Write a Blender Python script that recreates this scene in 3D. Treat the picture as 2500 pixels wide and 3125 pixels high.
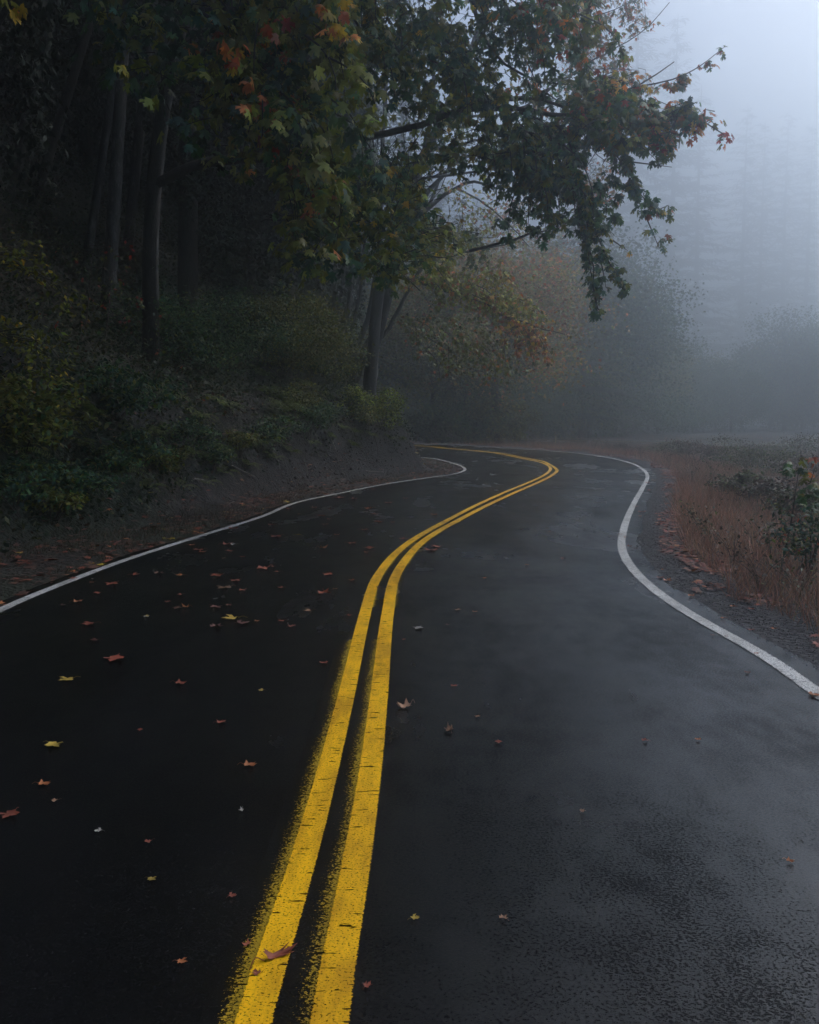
import bpy, math, random
import numpy as np
from mathutils import Vector, Matrix
from mathutils.geometry import delaunay_2d_cdt

for o in list(bpy.data.objects):
    bpy.data.objects.remove(o)
SC = bpy.context.scene
COL = SC.collection
R = math.radians

# ------------------------------------------------------------------ camera
EYE = 1.55
F, CX, CY, HOR = 3000.0, 1250.0, 1562.5, 1280.0       # focal length and horizon of the photo, in its pixels
TH = math.atan((CY - HOR) / F)
cam_d = bpy.data.cameras.new('camera')
cam_d.sensor_fit = 'VERTICAL'
cam_d.sensor_height = 36.0
cam_d.lens = F / 3125.0 * 36.0
cam_d.clip_start = 0.05
cam_d.clip_end = 3000
cam = bpy.data.objects.new('camera', cam_d)
cam.location = (0, 0, EYE)
cam.rotation_euler = (math.pi / 2 - TH, 0, 0)
COL.objects.link(cam)
SC.camera = cam

# ------------------------------------------------------------------ sky, sun, exposure
SUN_EL, SUN_AZ = R(46), R(54)          # azimuth clockwise from +Y: ahead and to the right
world = bpy.data.worlds.new('World')
SC.world = world
world.use_nodes = True
nt = world.node_tree
nt.nodes.clear()
sky = nt.nodes.new('ShaderNodeTexSky')
sky.sky_type = 'NISHITA'
sky.sun_disc = False
sky.sun_elevation = SUN_EL
sky.sun_rotation = SUN_AZ
sky.air_density = 1.0
sky.dust_density = 4.0
sky.ozone_density = 1.0
hs = nt.nodes.new('ShaderNodeHueSaturation')
hs.inputs['Saturation'].default_value = 1.05
bg = nt.nodes.new('ShaderNodeBackground')
bg.inputs['Strength'].default_value = 0.15
wo = nt.nodes.new('ShaderNodeOutputWorld')
nt.links.new(sky.outputs[0], hs.inputs['Color'])
nt.links.new(hs.outputs[0], bg.inputs[0])
nt.links.new(bg.outputs[0], wo.inputs[0])

sd = bpy.data.lights.new('sun', 'SUN')
sd.energy = 0.6
sd.angle = R(20)
sd.color = (1.0, 0.97, 0.93)
sun = bpy.data.objects.new('sun', sd)
dirv = Vector((math.sin(SUN_AZ) * math.cos(SUN_EL), math.cos(SUN_AZ) * math.cos(SUN_EL), math.sin(SUN_EL)))
sun.rotation_euler = dirv.to_track_quat('Z', 'Y').to_euler()
sun.location = (20, 20, 60)
COL.objects.link(sun)

HAZE_DENSITY = 0.0094
HAZE_TOP = 135.0
SC.view_settings.view_transform = 'Standard'
SC.view_settings.look = 'None'
SC.view_settings.gamma = 1
SC.view_settings.exposure = 0.2
cy = SC.cycles
cy.max_bounces = 6
cy.diffuse_bounces = 2
cy.glossy_bounces = 2
cy.transmission_bounces = 2
cy.transparent_max_bounces = 8
cy.volume_bounces = 4
cy.use_denoising = True
cy.sample_clamp_indirect = 4.0
cy.caustics_reflective = False
cy.caustics_refractive = False

# ------------------------------------------------------------------ helpers
rng = np.random.default_rng(7)
random.seed(7)
S = 2500.0 / 1725.0      # notes were taken on a 1725 px wide copy of the photo


def ray(px, py):
    dx = (px - CX) / F
    dy = -(py - CY) / F
    return np.array([dx, math.cos(TH) + dy * math.sin(TH), -math.sin(TH) + dy * math.cos(TH)])


def at(x, y, Y):
    """point seen at (x, y) of the 1725 px notes, Y metres ahead"""
    r = ray(x * S, y * S)
    t = Y / r[1]
    return np.array([r[0] * t, Y, EYE + r[2] * t])


def P3(pts):
    return [at(*p) for p in pts]


def smooth_line(P, step=0.5, it=0):
    """Catmull-Rom through the points, resampled evenly"""
    P = np.array(P, float)
    if len(P) < 3:
        n = max(2, int(np.linalg.norm(P[1] - P[0]) / step) + 1)
        t = np.linspace(0, 1, n)[:, None]
        return P[0] * (1 - t) + P[1] * t
    Q = np.vstack([2 * P[0] - P[1], P, 2 * P[-1] - P[-2]])
    out = []
    for i in range(1, len(Q) - 2):
        p0, p1, p2, p3 = Q[i - 1], Q[i], Q[i + 1], Q[i + 2]
        t = np.linspace(0, 1, 13)[:-1, None]
        out.append(0.5 * ((2 * p1) + (-p0 + p2) * t + (2 * p0 - 5 * p1 + 4 * p2 - p3) * t ** 2 + (-p0 + 3 * p1 - 3 * p2 + p3) * t ** 3))
    out.append(P[-1:])
    A = np.vstack(out)
    d = np.r_[0, np.cumsum(np.linalg.norm(np.diff(A, axis=0), axis=1))]
    n = max(3, int(d[-1] / step) + 1)
    s = np.linspace(0, d[-1], n)
    A = np.stack([np.interp(s, d, A[:, k]) for k in range(A.shape[1])], 1)
    for _ in range(it):
        A[1:-1] = (A[:-2] + 2 * A[1:-1] + A[2:]) / 4
    return A


def hashn(ix, iy, seed):
    h = np.sin(ix * 127.1 + iy * 311.7 + seed * 74.7) * 43758.5453
    return h - np.floor(h)


def noise2(x, y, seed=0):
    ix, iy = np.floor(x), np.floor(y)
    fx, fy = x - ix, y - iy
    fx = fx * fx * (3 - 2 * fx)
    fy = fy * fy * (3 - 2 * fy)
    a = hashn(ix, iy, seed); b = hashn(ix + 1, iy, seed)
    c = hashn(ix, iy + 1, seed); d = hashn(ix + 1, iy + 1, seed)
    return (a * (1 - fx) + b * fx) * (1 - fy) + (c * (1 - fx) + d * fx) * fy


def fbm(x, y, seed=0, oct=4):
    v = 0; a = 0.5
    for k in range(oct):
        v = v + a * noise2(x * 2 ** k, y * 2 ** k, seed + k * 13)
        a *= 0.5
    return v


def sstep(a, b, x):
    t = np.clip((x - a) / (b - a), 0, 1)
    return t * t * (3 - 2 * t)


def dist_poly(X, Y, L):
    """distance from points to a polyline"""
    X = np.asarray(X, float); Y = np.asarray(Y, float)
    out = np.full(X.shape, 1e9)
    for i in range(len(L) - 1):
        ax, ay = L[i][0], L[i][1]
        bx, by = L[i + 1][0] - ax, L[i + 1][1] - ay
        den = bx * bx + by * by + 1e-12
        t = np.clip(((X - ax) * bx + (Y - ay) * by) / den, 0, 1)
        out = np.minimum(out, (X - ax - bx * t) ** 2 + (Y - ay - by * t) ** 2)
    return np.sqrt(out)


def in_poly(X, Y, L):
    X = np.asarray(X, float); Y = np.asarray(Y, float)
    c = np.zeros(X.shape, bool)
    n = len(L)
    for i in range(n):
        x1, y1 = L[i][0], L[i][1]
        x2, y2 = L[(i + 1) % n][0], L[(i + 1) % n][1]
        if y1 == y2:
            continue
        m = ((y1 > Y) != (y2 > Y)) & (X < (x2 - x1) * (Y - y1) / (y2 - y1) + x1)
        c ^= m
    return c


def tag(o, label=None, cat=None, group=None, kind=None):
    if label: o['label'] = label
    if cat: o['category'] = cat
    if group: o['group'] = group
    if kind: o['kind'] = kind
    return o


def empty(name, loc, rz=0.0):
    o = bpy.data.objects.new(name, None)
    o.location = loc
    o.rotation_euler = (0, 0, rz)
    o.empty_display_size = 0.2
    COL.objects.link(o)
    return o


def mesh_np(name, V, tris, mat, parent=None, cols=None, smooth=False, uv=None):
    """V (n,3) world coordinates, tris (m,3); parent is an Empty (its world matrix is its location)"""
    V = np.asarray(V, np.float32)
    if parent is not None:
        root = parent
        off = np.array(root.location, np.float32)
        while root.parent is not None:
            root = root.parent
            off = off + np.array(root.location, np.float32)
        V = V - off
    tris = np.asarray(tris, np.int32)
    k = tris.shape[1]
    me = bpy.data.meshes.new(name)
    me.vertices.add(len(V)); me.vertices.foreach_set('co', V.ravel())
    me.loops.add(tris.size); me.loops.foreach_set('vertex_index', tris.ravel())
    me.polygons.add(len(tris))
    me.polygons.foreach_set('loop_start', np.arange(0, tris.size, k, dtype=np.int32))
    me.polygons.foreach_set('loop_total', np.full(len(tris), k, np.int32))
    me.update(calc_edges=True)
    if cols is not None:
        a = me.color_attributes.new('col', 'FLOAT_COLOR', 'POINT')
        c = np.ones((len(V), 4), np.float32); c[:, :3] = cols
        a.data.foreach_set('color', c.ravel())
    if uv is not None:
        u = me.uv_layers.new(name='UVMap')
        u.data.foreach_set('uv', np.asarray(uv, np.float32)[tris.ravel()].ravel())
    if smooth:
        me.polygons.foreach_set('use_smooth', np.ones(len(tris), bool))
    me.materials.append(mat)
    o = bpy.data.objects.new(name, me)
    COL.objects.link(o)
    if parent is not None:
        o.parent = parent
    return o


class MB:
    """collects shapes that become ONE mesh"""
    def __init__(s):
        s.V = []; s.T = []; s.C = []; s.n = 0

    def add(s, V, T, col=(1, 1, 1)):
        V = np.asarray(V, float)
        c = np.empty((len(V), 3)); c[:] = col
        s.V.append(V); s.T.append(np.asarray(T, int) + s.n); s.C.append(c)
        s.n += len(V)

    def tube(s, P, r0, r1=None, sides=7, col=(1, 1, 1), bump=0.0, power=1.0):
        P = np.array(P, float)
        n = len(P)
        if r1 is None: r1 = r0
        rr = r0 + (r1 - r0) * np.linspace(0, 1, n) ** power
        T = np.gradient(P, axis=0)
        T /= np.linalg.norm(T, axis=1)[:, None] + 1e-9
        ref = np.array([0.3, 1.0, 0.1]) if abs(T[0][1]) < 0.8 else np.array([1.0, 0, 0.2])
        A = np.cross(T, ref); A /= np.linalg.norm(A, axis=1)[:, None] + 1e-9
        B = np.cross(T, A)
        an = np.linspace(0, 2 * math.pi, sides, endpoint=False)
        w = rr[:, None] * (1 + bump * (rng.random((n, sides)) - 0.5))
        V = P[:, None, :] + w[:, :, None] * (np.cos(an)[None, :, None] * A[:, None, :] + np.sin(an)[None, :, None] * B[:, None, :])
        V = V.reshape(-1, 3)
        tri = []
        for i in range(n - 1):
            for j in range(sides):
                a = i * sides + j; b = i * sides + (j + 1) % sides
                tri.append((a, b, b + sides)); tri.append((a, b + sides, a + sides))
        for base in (0, (n - 1) * sides):
            for j in range(1, sides - 1):
                tri.append((base, base + j, base + j + 1))
        s.add(V, tri, col)

    def box(s, c, sz, rz=0.0, col=(1, 1, 1), taper=1.0):
        x, y, z = [v / 2 for v in sz]
        V = np.array([[i * x * (taper if k > 0 else 1), j * y * (taper if k > 0 else 1), k * z] for k in (-1, 1) for j in (-1, 1) for i in (-1, 1)])
        ca, sa = math.cos(rz), math.sin(rz)
        V = V @ np.array([[ca, sa, 0], [-sa, ca, 0], [0, 0, 1]]) + np.array(c)
        q = [(0, 2, 3, 1), (4, 5, 7, 6), (0, 1, 5, 4), (2, 6, 7, 3), (0, 4, 6, 2), (1, 3, 7, 5)]
        s.add(V, [t for a, b, c_, d in q for t in ((a, b, c_), (a, c_, d))], col)

    def build(s, name, mat, parent=None, smooth=False):
        return mesh_np(name, np.vstack(s.V), np.vstack(s.T), mat, parent, np.vstack(s.C), smooth)


# ---- leaf templates: (verts, tris), unit width, stalk at the origin, blade towards +Y
def maple_template(detail=True):
    if detail:
        half = [(0.0, 1.0), (0.09, 0.80), (0.20, 0.78), (0.13, 0.52), (0.33, 0.66), (0.42, 0.83), (0.47, 0.62),
                (0.55, 0.52), (0.24, 0.30), (0.36, 0.20), (0.40, 0.08), (0.14, 0.08)]
    else:
        half = [(0.0, 1.0), (0.13, 0.55), (0.45, 0.75), (0.25, 0.32), (0.42, 0.12)]
    pts = half + [(0.0, 0.0)] + [(-x, y) for x, y in reversed(half[1:])]
    V = [(0.0, 0.30)] + pts
    V = np.array([(x, y, -0.35 * abs(x) ** 1.3 - 0.16 * y * y) for x, y in V])
    V[0, 2] += 0.02
    n = len(pts)
    T = [(0, 1 + i, 1 + (i + 1) % n) for i in range(n)]
    return V, np.array(T)


MAPLE = maple_template(True)
MAPLE_S = maple_template(False)
OVAL = (np.array([(0, 0, 0), (0.28, 0.45, -0.08), (0, 1.0, -0.12), (-0.28, 0.45, -0.08), (0, 0.45, 0.02)]),
        np.array([(0, 1, 4), (1, 2, 4), (2, 3, 4), (3, 0, 4)]))
TRI = (np.array([(-0.32, 0.1, 0), (0.32, 0.1, 0), (0, 1.0, -0.15)]), np.array([(0, 1, 2)]))
BLADE = (np.array([(-0.02, 0, 0), (0.02, 0, 0), (0.014, 0.5, 0.06), (-0.014, 0.5, 0.06), (0, 1.0, 0.26)]),
         np.array([(0, 1, 2), (0, 2, 3), (3, 2, 4)]))


def orient(n, pitch, spread_pitch, yaw=None, roll=0.5):
    """rotation matrices: blade (+Y) tips down by pitch (radians), any heading"""
    yw = rng.uniform(0, 2 * math.pi, n) if yaw is None else yaw
    pt = pitch + rng.normal(0, spread_pitch, n)
    rl = rng.normal(0, roll, n)
    cyw, syw = np.cos(yw), np.sin(yw)
    cp, sp = np.cos(pt), np.sin(pt)
    Y = np.stack([syw * cp, cyw * cp, -sp], 1)
    Xh = np.stack([cyw, -syw, np.zeros(n)], 1)
    Z = np.cross(Xh, Y)
    X = Xh * np.cos(rl)[:, None] + Z * np.sin(rl)[:, None]
    Z = np.cross(X, Y)
    return np.stack([X, Y, Z], 2)       # columns


def leaves(P, size, M, cols, tmpl):
    V0, T0 = tmpl
    n, k = len(P), len(V0)
    V = np.einsum('nij,kj->nki', M, V0) * np.asarray(size).reshape(-1, 1, 1) + P[:, None, :]
    T = T0[None] + (np.arange(n) * k)[:, None, None]
    C = np.repeat(cols, k, axis=0)
    return V.reshape(-1, 3), T.reshape(-1, T0.shape[1]), C


def palette(n, items, jitter=0.25):
    """items: [(weight, (r,g,b)), ...]"""
    w = np.array([i[0] for i in items], float); w /= w.sum()
    c = np.array([i[1] for i in items])[rng.choice(len(items), n, p=w)]
    return np.clip(c * (1 + rng.normal(0, jitter, (n, 1))) * (1 + rng.normal(0, 0.08, (n, 3))), 0.003, 0.9)


DKGREEN = (0.035, 0.095, 0.062); GREEN = (0.065, 0.140, 0.050); OLIVE = (0.165, 0.175, 0.028)
YGREEN = (0.24, 0.26, 0.03); YELLOW = (0.62, 0.40, 0.03); ORANGE = (0.60, 0.20, 0.04)
RUST = (0.42, 0.095, 0.03); RED = (0.36, 0.035, 0.025); BROWN = (0.10, 0.045, 0.025); TAN = (0.26, 0.15, 0.07)


# ------------------------------------------------------------------ materials
def new_mat(name):
    m = bpy.data.materials.new(name)
    m.use_nodes = True
    n = m.node_tree.nodes
    b = n['Principled BSDF']
    return m, m.node_tree, b


def N(t, kind, **kw):
    n = t.nodes.new(kind)
    for k, v in kw.items():
        if k in n.inputs:
            n.inputs[k].default_value = v
        else:
            setattr(n, k, v)
    return n


def coords(t, scale=(1, 1, 1)):
    g = t.nodes.new('ShaderNodeNewGeometry')
    mp = t.nodes.new('ShaderNodeMapping')
    mp.inputs['Scale'].default_value = scale
    t.links.new(g.outputs['Position'], mp.inputs['Vector'])
    return mp.outputs[0]


def ramp(t, fac, stops):
    r = t.nodes.new('ShaderNodeValToRGB')
    cr = r.color_ramp
    while len(cr.elements) < len(stops):
        cr.elements.new(0.5)
    for e, (p, c) in zip(cr.elements, stops):
        e.position = p
        e.color = (c, c, c, 1) if isinstance(c, (int, float)) else (*c, 1)
    t.links.new(fac, r.inputs[0])
    return r.outputs[0]


def mixc(t, fac, a, b, mode='MIX'):
    m = t.nodes.new('ShaderNodeMix')
    m.data_type = 'RGBA'
    m.blend_type = mode
    for sock, v in ((m.inputs[0], fac), (m.inputs[6], a), (m.inputs[7], b)):
        if hasattr(v, 'links'):
            t.links.new(v, sock)
        elif isinstance(v, (int, float)):
            sock.default_value = v
        else:
            sock.default_value = (*v, 1)
    return m.outputs[2]


def math_(t, op, a, b=None, clamp=False):
    m = t.nodes.new('ShaderNodeMath')
    m.operation = op
    m.use_clamp = clamp
    for i, v in enumerate((a, b)):
        if v is None: continue
        if hasattr(v, 'links'): t.links.new(v, m.inputs[i])
        else: m.inputs[i].default_value = v
    return m.outputs[0]


def leaf_mat(name, rough=0.5, trans=0.25):
    m, t, b = new_mat(name)
    a = t.nodes.new('ShaderNodeAttribute'); a.attribute_name = 'col'
    ns = N(t, 'ShaderNodeTexNoise', Scale=9.0)
    t.links.new(coords(t), ns.inputs['Vector'])
    v = ramp(t, ns.outputs[0], [(0.3, 0.7), (0.7, 1.3)])
    c = mixc(t, 1.0, a.outputs['Color'], v, 'MULTIPLY')
    t.links.new(c, b.inputs['Base Color'])
    b.inputs['Roughness'].default_value = rough
    tr = t.nodes.new('ShaderNodeBsdfTranslucent')
    t.links.new(c, tr.inputs['Color'])
    mx = t.nodes.new('ShaderNodeMixShader'); mx.inputs[0].default_value = trans
    t.links.new(b.outputs[0], mx.inputs[1]); t.links.new(tr.outputs[0], mx.inputs[2])
    t.links.new(mx.outputs[0], t.nodes['Material Output'].inputs['Surface'])
    return m


def bark_mat(name, dark, pale, patch=0.5, rough=0.75):
    m, t, b = new_mat(name)
    co = coords(t, (6, 6, 1.6))
    n1 = N(t, 'ShaderNodeTexNoise', Scale=1.5, Detail=6.0, Roughness=0.65)
    t.links.new(co, n1.inputs['Vector'])
    f = ramp(t, n1.outputs[0], [(patch - 0.07, 0.0), (patch + 0.08, 1.0)])
    c = mixc(t, f, dark, pale)
    n2 = N(t, 'ShaderNodeTexNoise', Scale=8.0, Detail=4.0)
    t.links.new(co, n2.inputs['Vector'])
    v = ramp(t, n2.outputs[0], [(0.3, 0.55), (0.7, 1.35)])
    c2 = mixc(t, 1.0, c, v, 'MULTIPLY')
    t.links.new(c2, b.inputs['Base Color'])
    b.inputs['Roughness'].default_value = rough
    bp = N(t, 'ShaderNodeBump', Strength=0.8, Distance=0.03)
    t.links.new(n2.outputs[0], bp.inputs['Height'])
    t.links.new(bp.outputs[0], b.inputs['Normal'])
    return m


def asphalt_color(t):
    """wet asphalt: colour, roughness and bump sockets"""
    co = coords(t)
    fine = N(t, 'ShaderNodeTexNoise', Scale=130.0, Detail=4.0, Roughness=0.75)
    t.links.new(co, fine.inputs['Vector'])
    vor = N(t, 'ShaderNodeTexVoronoi', Scale=115.0)
    t.links.new(co, vor.inputs['Vector'])
    patch = N(t, 'ShaderNodeTexNoise', Scale=0.55, Detail=5.0, Roughness=0.62, Distortion=0.6)
    t.links.new(coords(t, (1.0, 0.45, 1)), patch.inputs['Vector'])
    wheel = N(t, 'ShaderNodeTexNoise', Scale=2.6, Detail=5.0, Roughness=0.6)
    t.links.new(coords(t, (1.0, 0.3, 1)), wheel.inputs['Vector'])
    specks = ramp(t, fine.outputs[0], [(0.42, 0.006), (0.62, 0.013), (0.70, 0.03), (0.78, 0.14)])
    tint = mixc(t, 1.0, specks, (0.95, 0.98, 1.06), 'MULTIPLY')
    pv = ramp(t, patch.outputs[0], [(0.35, 0.75), (0.65, 1.25)])
    col = mixc(t, 1.0, tint, pv, 'MULTIPLY')
    return co, fine, vor, patch, wheel, col


def asphalt_mat():
    m, t, b = new_mat('wet_asphalt')
    co, fine, vor, patch, wheel, col = asphalt_color(t)
    t.links.new(col, b.inputs['Base Color'])
    # film of water: thin where the patch noise is high, pooled in a few small spots
    rough = ramp(t, patch.outputs[0], [(0.34, 0.12), (0.64, 0.30)])
    wv = ramp(t, wheel.outputs[0], [(0.35, 0.85), (0.65, 1.2)])
    rough = math_(t, 'MULTIPLY', rough, wv)
    pud = N(t, 'ShaderNodeTexNoise', Scale=0.9, Detail=4.0, Roughness=0.7)
    t.links.new(coords(t, (1, 0.7, 1)), pud.inputs['Vector'])
    pool = ramp(t, pud.outputs[0], [(0.735, 0.0), (0.75, 1.0)])
    inv = math_(t, 'SUBTRACT', 1.0, pool)
    rough = math_(t, 'ADD', math_(t, 'MULTIPLY', rough, inv), math_(t, 'MULTIPLY', pool, 0.05))
    t.links.new(rough, b.inputs['Roughness'])
    h = math_(t, 'ADD', math_(t, 'MULTIPLY', ramp(t, vor.outputs['Distance'], [(0.1, 1.0), (0.45, 0.0)]), 0.5), math_(t, 'MULTIPLY', fine.outputs[0], 1.1))
    bp = N(t, 'ShaderNodeBump', Distance=0.006)
    t.links.new(h, bp.inputs['Height'])
    st = math_(t, 'MULTIPLY', inv, 0.22)
    t.links.new(st, bp.inputs['Strength'])
    t.links.new(bp.outputs[0], b.inputs['Normal'])
    b.inputs['IOR'].default_value = 1.36
    # stones standing out of the water film mirror nothing: dull specks and dull drier areas
    g1 = N(t, 'ShaderNodeTexNoise', Scale=88.0, Detail=3.0, Roughness=0.65)
    t.links.new(co, g1.inputs['Vector'])
    g2 = N(t, 'ShaderNodeTexNoise', Scale=1.3, Detail=5.0, Roughness=0.65)
    t.links.new(coords(t, (1.0, 0.4, 1)), g2.inputs['Vector'])
    g3 = N(t, 'ShaderNodeTexNoise', Scale=7.0, Detail=4.0, Roughness=0.6)
    t.links.new(coords(t, (1.0, 0.6, 1)), g3.inputs['Vector'])
    lift = math_(t, 'MULTIPLY', math_(t, 'SUBTRACT', g2.outputs[0], 0.5), 0.75)
    lift3 = math_(t, 'MULTIPLY', math_(t, 'SUBTRACT', g3.outputs[0], 0.5), 0.35)
    film = math_(t, 'ADD', math_(t, 'ADD', g1.outputs[0], lift), lift3)
    sp_ = ramp(t, film, [(0.38, 0.06), (0.50, 0.40), (0.66, 0.70)])
    sp_ = math_(t, 'MAXIMUM', sp_, math_(t, 'MULTIPLY', pool, 0.7))
    t.links.new(sp_, b.inputs['Specular IOR Level'])
    return m


def paint_mat(name, col, dark, wear, edge, old=False):
    """road paint over asphalt; u of the UV map runs 0..1 across the stripe"""
    m, t, b = new_mat(name)
    co = coords(t)
    n1 = N(t, 'ShaderNodeTexNoise', Scale=120.0, Detail=4.0, Roughness=0.7)
    t.links.new(co, n1.inputs['Vector'])
    n2 = N(t, 'ShaderNodeTexNoise', Scale=2.2, Detail=4.0)
    t.links.new(coords(t, (1, 0.4, 1)), n2.inputs['Vector'])
    n3 = N(t, 'ShaderNodeTexNoise', Scale=26.0, Detail=3.0)
    t.links.new(coords(t, (0.5, 2.0, 1)), n3.inputs['Vector'])
    uv = t.nodes.new('ShaderNodeUVMap')
    sp = t.nodes.new('ShaderNodeSeparateXYZ')
    t.links.new(uv.outputs[0], sp.inputs[0])
    u = sp.outputs[0]
    # thin, speckled cover at the stripe's own edges
    if old:
        cover = math_(t, 'MULTIPLY', ramp(t, u, [(0.0, 0.0), (0.9, 1.0)]), ramp(t, n2.outputs[0], [(0.35, 0.75), (0.6, 1.0)]))
        th = math_(t, 'SUBTRACT', 0.80, math_(t, 'MULTIPLY', cover, 0.42))
    else:
        e = math_(t, 'MULTIPLY', math_(t, 'ABSOLUTE', math_(t, 'SUBTRACT', u, 0.5)), 2.0)
        cover = ramp(t, e, [(1 - edge, 1.0), (1.0, 0.35)])
        th = math_(t, 'SUBTRACT', 0.80, math_(t, 'MULTIPLY', cover, 0.80 - wear))
    g = math_(t, 'SUBTRACT', n1.outputs[0], th)
    mask = math_(t, 'MULTIPLY', g, 22.0, True)
    mask = math_(t, 'ADD', mask, 0.0, True)
    crack = ramp(t, n3.outputs[0], [(0.33, 0.0), (0.37, 1.0)])
    mask = math_(t, 'MULTIPLY', mask, crack)
    n4 = N(t, 'ShaderNodeTexNoise', Scale=9.0, Detail=6.0, Roughness=0.7)
    t.links.new(coords(t, (1.6, 0.35, 1)), n4.inputs['Vector'])
    dirt = ramp(t, math_(t, 'MULTIPLY', math_(t, 'ADD', n2.outputs[0], n4.outputs[0]), 0.5), [(0.40, 0.0), (0.56, 1.0)])
    c = mixc(t, dirt, dark, col)
    gr = ramp(t, n1.outputs[0], [(0.3, 0.8), (0.7, 1.12)])
    c = mixc(t, 1.0, c, gr, 'MULTIPLY')
    t.links.new(c, b.inputs['Base Color'])
    b.inputs['Roughness'].default_value = 0.6
    b.inputs['IOR'].default_value = 1.33
    bp = N(t, 'ShaderNodeBump', Strength=0.4, Distance=0.003)
    t.links.new(n1.outputs[0], bp.inputs['Height'])
    t.links.new(bp.outputs[0], b.inputs['Normal'])
    tr = t.nodes.new('ShaderNodeBsdfTransparent')
    mx = t.nodes.new('ShaderNodeMixShader')
    t.links.new(mask, mx.inputs[0])
    t.links.new(tr.outputs[0], mx.inputs[1]); t.links.new(b.outputs[0], mx.inputs[2])
    t.links.new(mx.outputs[0], t.nodes['Material Output'].inputs['Surface'])
    return m


def ground_mat():
    m, t, b = new_mat('soil_and_litter')
    a = t.nodes.new('ShaderNodeAttribute'); a.attribute_name = 'col'
    n1 = N(t, 'ShaderNodeTexNoise', Scale=5.0, Detail=8.0, Roughness=0.7)
    t.links.new(coords(t), n1.inputs['Vector'])
    n2 = N(t, 'ShaderNodeTexVoronoi', Scale=22.0)
    t.links.new(coords(t), n2.inputs['Vector'])
    v = ramp(t, n1.outputs[0], [(0.3, 0.45), (0.7, 1.6)])
    c = mixc(t, 1.0, a.outputs['Color'], v, 'MULTIPLY')
    v2 = ramp(t, n2.outputs['Distance'], [(0.0, 0.7), (0.6, 1.25)])
    c = mixc(t, 1.0, c, v2, 'MULTIPLY')
    t.links.new(c, b.inputs['Base Color'])
    b.inputs['Roughness'].default_value = 0.8
    bp = N(t, 'ShaderNodeBump', Strength=1.0, Distance=0.14)
    h = math_(t, 'ADD', n1.outputs[0], math_(t, 'MULTIPLY', n2.outputs['Distance'], 0.4))
    t.links.new(h, bp.inputs['Height'])
    t.links.new(bp.outputs[0], b.inputs['Normal'])
    return m


def plain_mat(name, col, rough=0.7, var=0.3, scale=12.0, bump=0.3):
    m, t, b = new_mat(name)
    n1 = N(t, 'ShaderNodeTexNoise', Scale=scale, Detail=5.0)
    t.links.new(coords(t), n1.inputs['Vector'])
    v = ramp(t, n1.outputs[0], [(0.3, 1 - var), (0.7, 1 + var)])
    c = mixc(t, 1.0, col, v, 'MULTIPLY')
    t.links.new(c, b.inputs['Base Color'])
    b.inputs['Roughness'].default_value = rough
    bp = N(t, 'ShaderNodeBump', Strength=bump, Distance=0.01)
    t.links.new(n1.outputs[0], bp.inputs['Height'])
    t.links.new(bp.outputs[0], b.inputs['Normal'])
    return m


M_ASPH = asphalt_mat()
M_YEL = paint_mat('yellow_paint', (1.0, 0.54, 0.002), (0.62, 0.31, 0.002), 0.37, 0.13)
M_YOLD = paint_mat('old_yellow_paint', (0.36, 0.23, 0.008), (0.24, 0.15, 0.008), 0.5, 0.3, old=True)
M_WHT = paint_mat('white_paint', (0.70, 0.69, 0.66), (0.42, 0.41, 0.38), 0.41, 0.30)
M_GND = ground_mat()
M_LEAF = leaf_mat('leaf', 0.45, 0.42)
M_LEAF_FAR = leaf_mat('far_leaf', 0.6, 0.2)
M_NEEDLE = leaf_mat('needles', 0.7, 0.1)
M_DRY = leaf_mat('dry_leaf', 0.65, 0.1)
M_GRASS = leaf_mat('grass_blade', 0.6, 0.2)
M_BARK = bark_mat('maple_bark', (0.016, 0.015, 0.014), (0.042, 0.040, 0.038), 0.52)
M_BARKP = bark_mat('alder_bark', (0.03, 0.03, 0.03), (0.14, 0.14, 0.14), 0.58)
M_BARKD = bark_mat('fir_bark', (0.018, 0.014, 0.012), (0.04, 0.033, 0.028), 0.5)
M_TWIG = plain_mat('dead_wood', (0.20, 0.18, 0.16), 0.7, 0.4)
M_STICK = plain_mat('snapped_wood', (0.42, 0.19, 0.10), 0.7, 0.4)
M_POST = plain_mat('post_plastic', (0.30, 0.23, 0.10), 0.5, 0.2)
M_REFL = plain_mat('orange_reflector', (0.45, 0.10, 0.03), 0.4, 0.1)
M_CONC = plain_mat('old_concrete', (0.10, 0.105, 0.10), 0.8, 0.4, 6.0)
M_CAP = plain_mat('pale_cap', (0.42, 0.43, 0.43), 0.6, 0.3, 8.0)
M_GRAVEL = leaf_mat('gravel', 0.6, 0.0)


# ------------------------------------------------------------------ the road's lines, from the photo onto the ground
def road_z(y):
    t = np.clip(np.asarray(y, float) - 30.0, 0, None)
    s = np.where(t < 6, t * t / 12.0, t - 3.0)
    return 0.0262 * np.minimum(s, 60) * np.where(t > 0, 1, 0)


def on_road(px, py):
    r = ray(px, py)
    t = EYE / -r[2]
    for _ in range(60):
        z = float(road_z(r[1] * t))
        t = 0.5 * t + 0.5 * (EYE - z) / -r[2]
    return (r[0] * t, r[1] * t)


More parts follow.
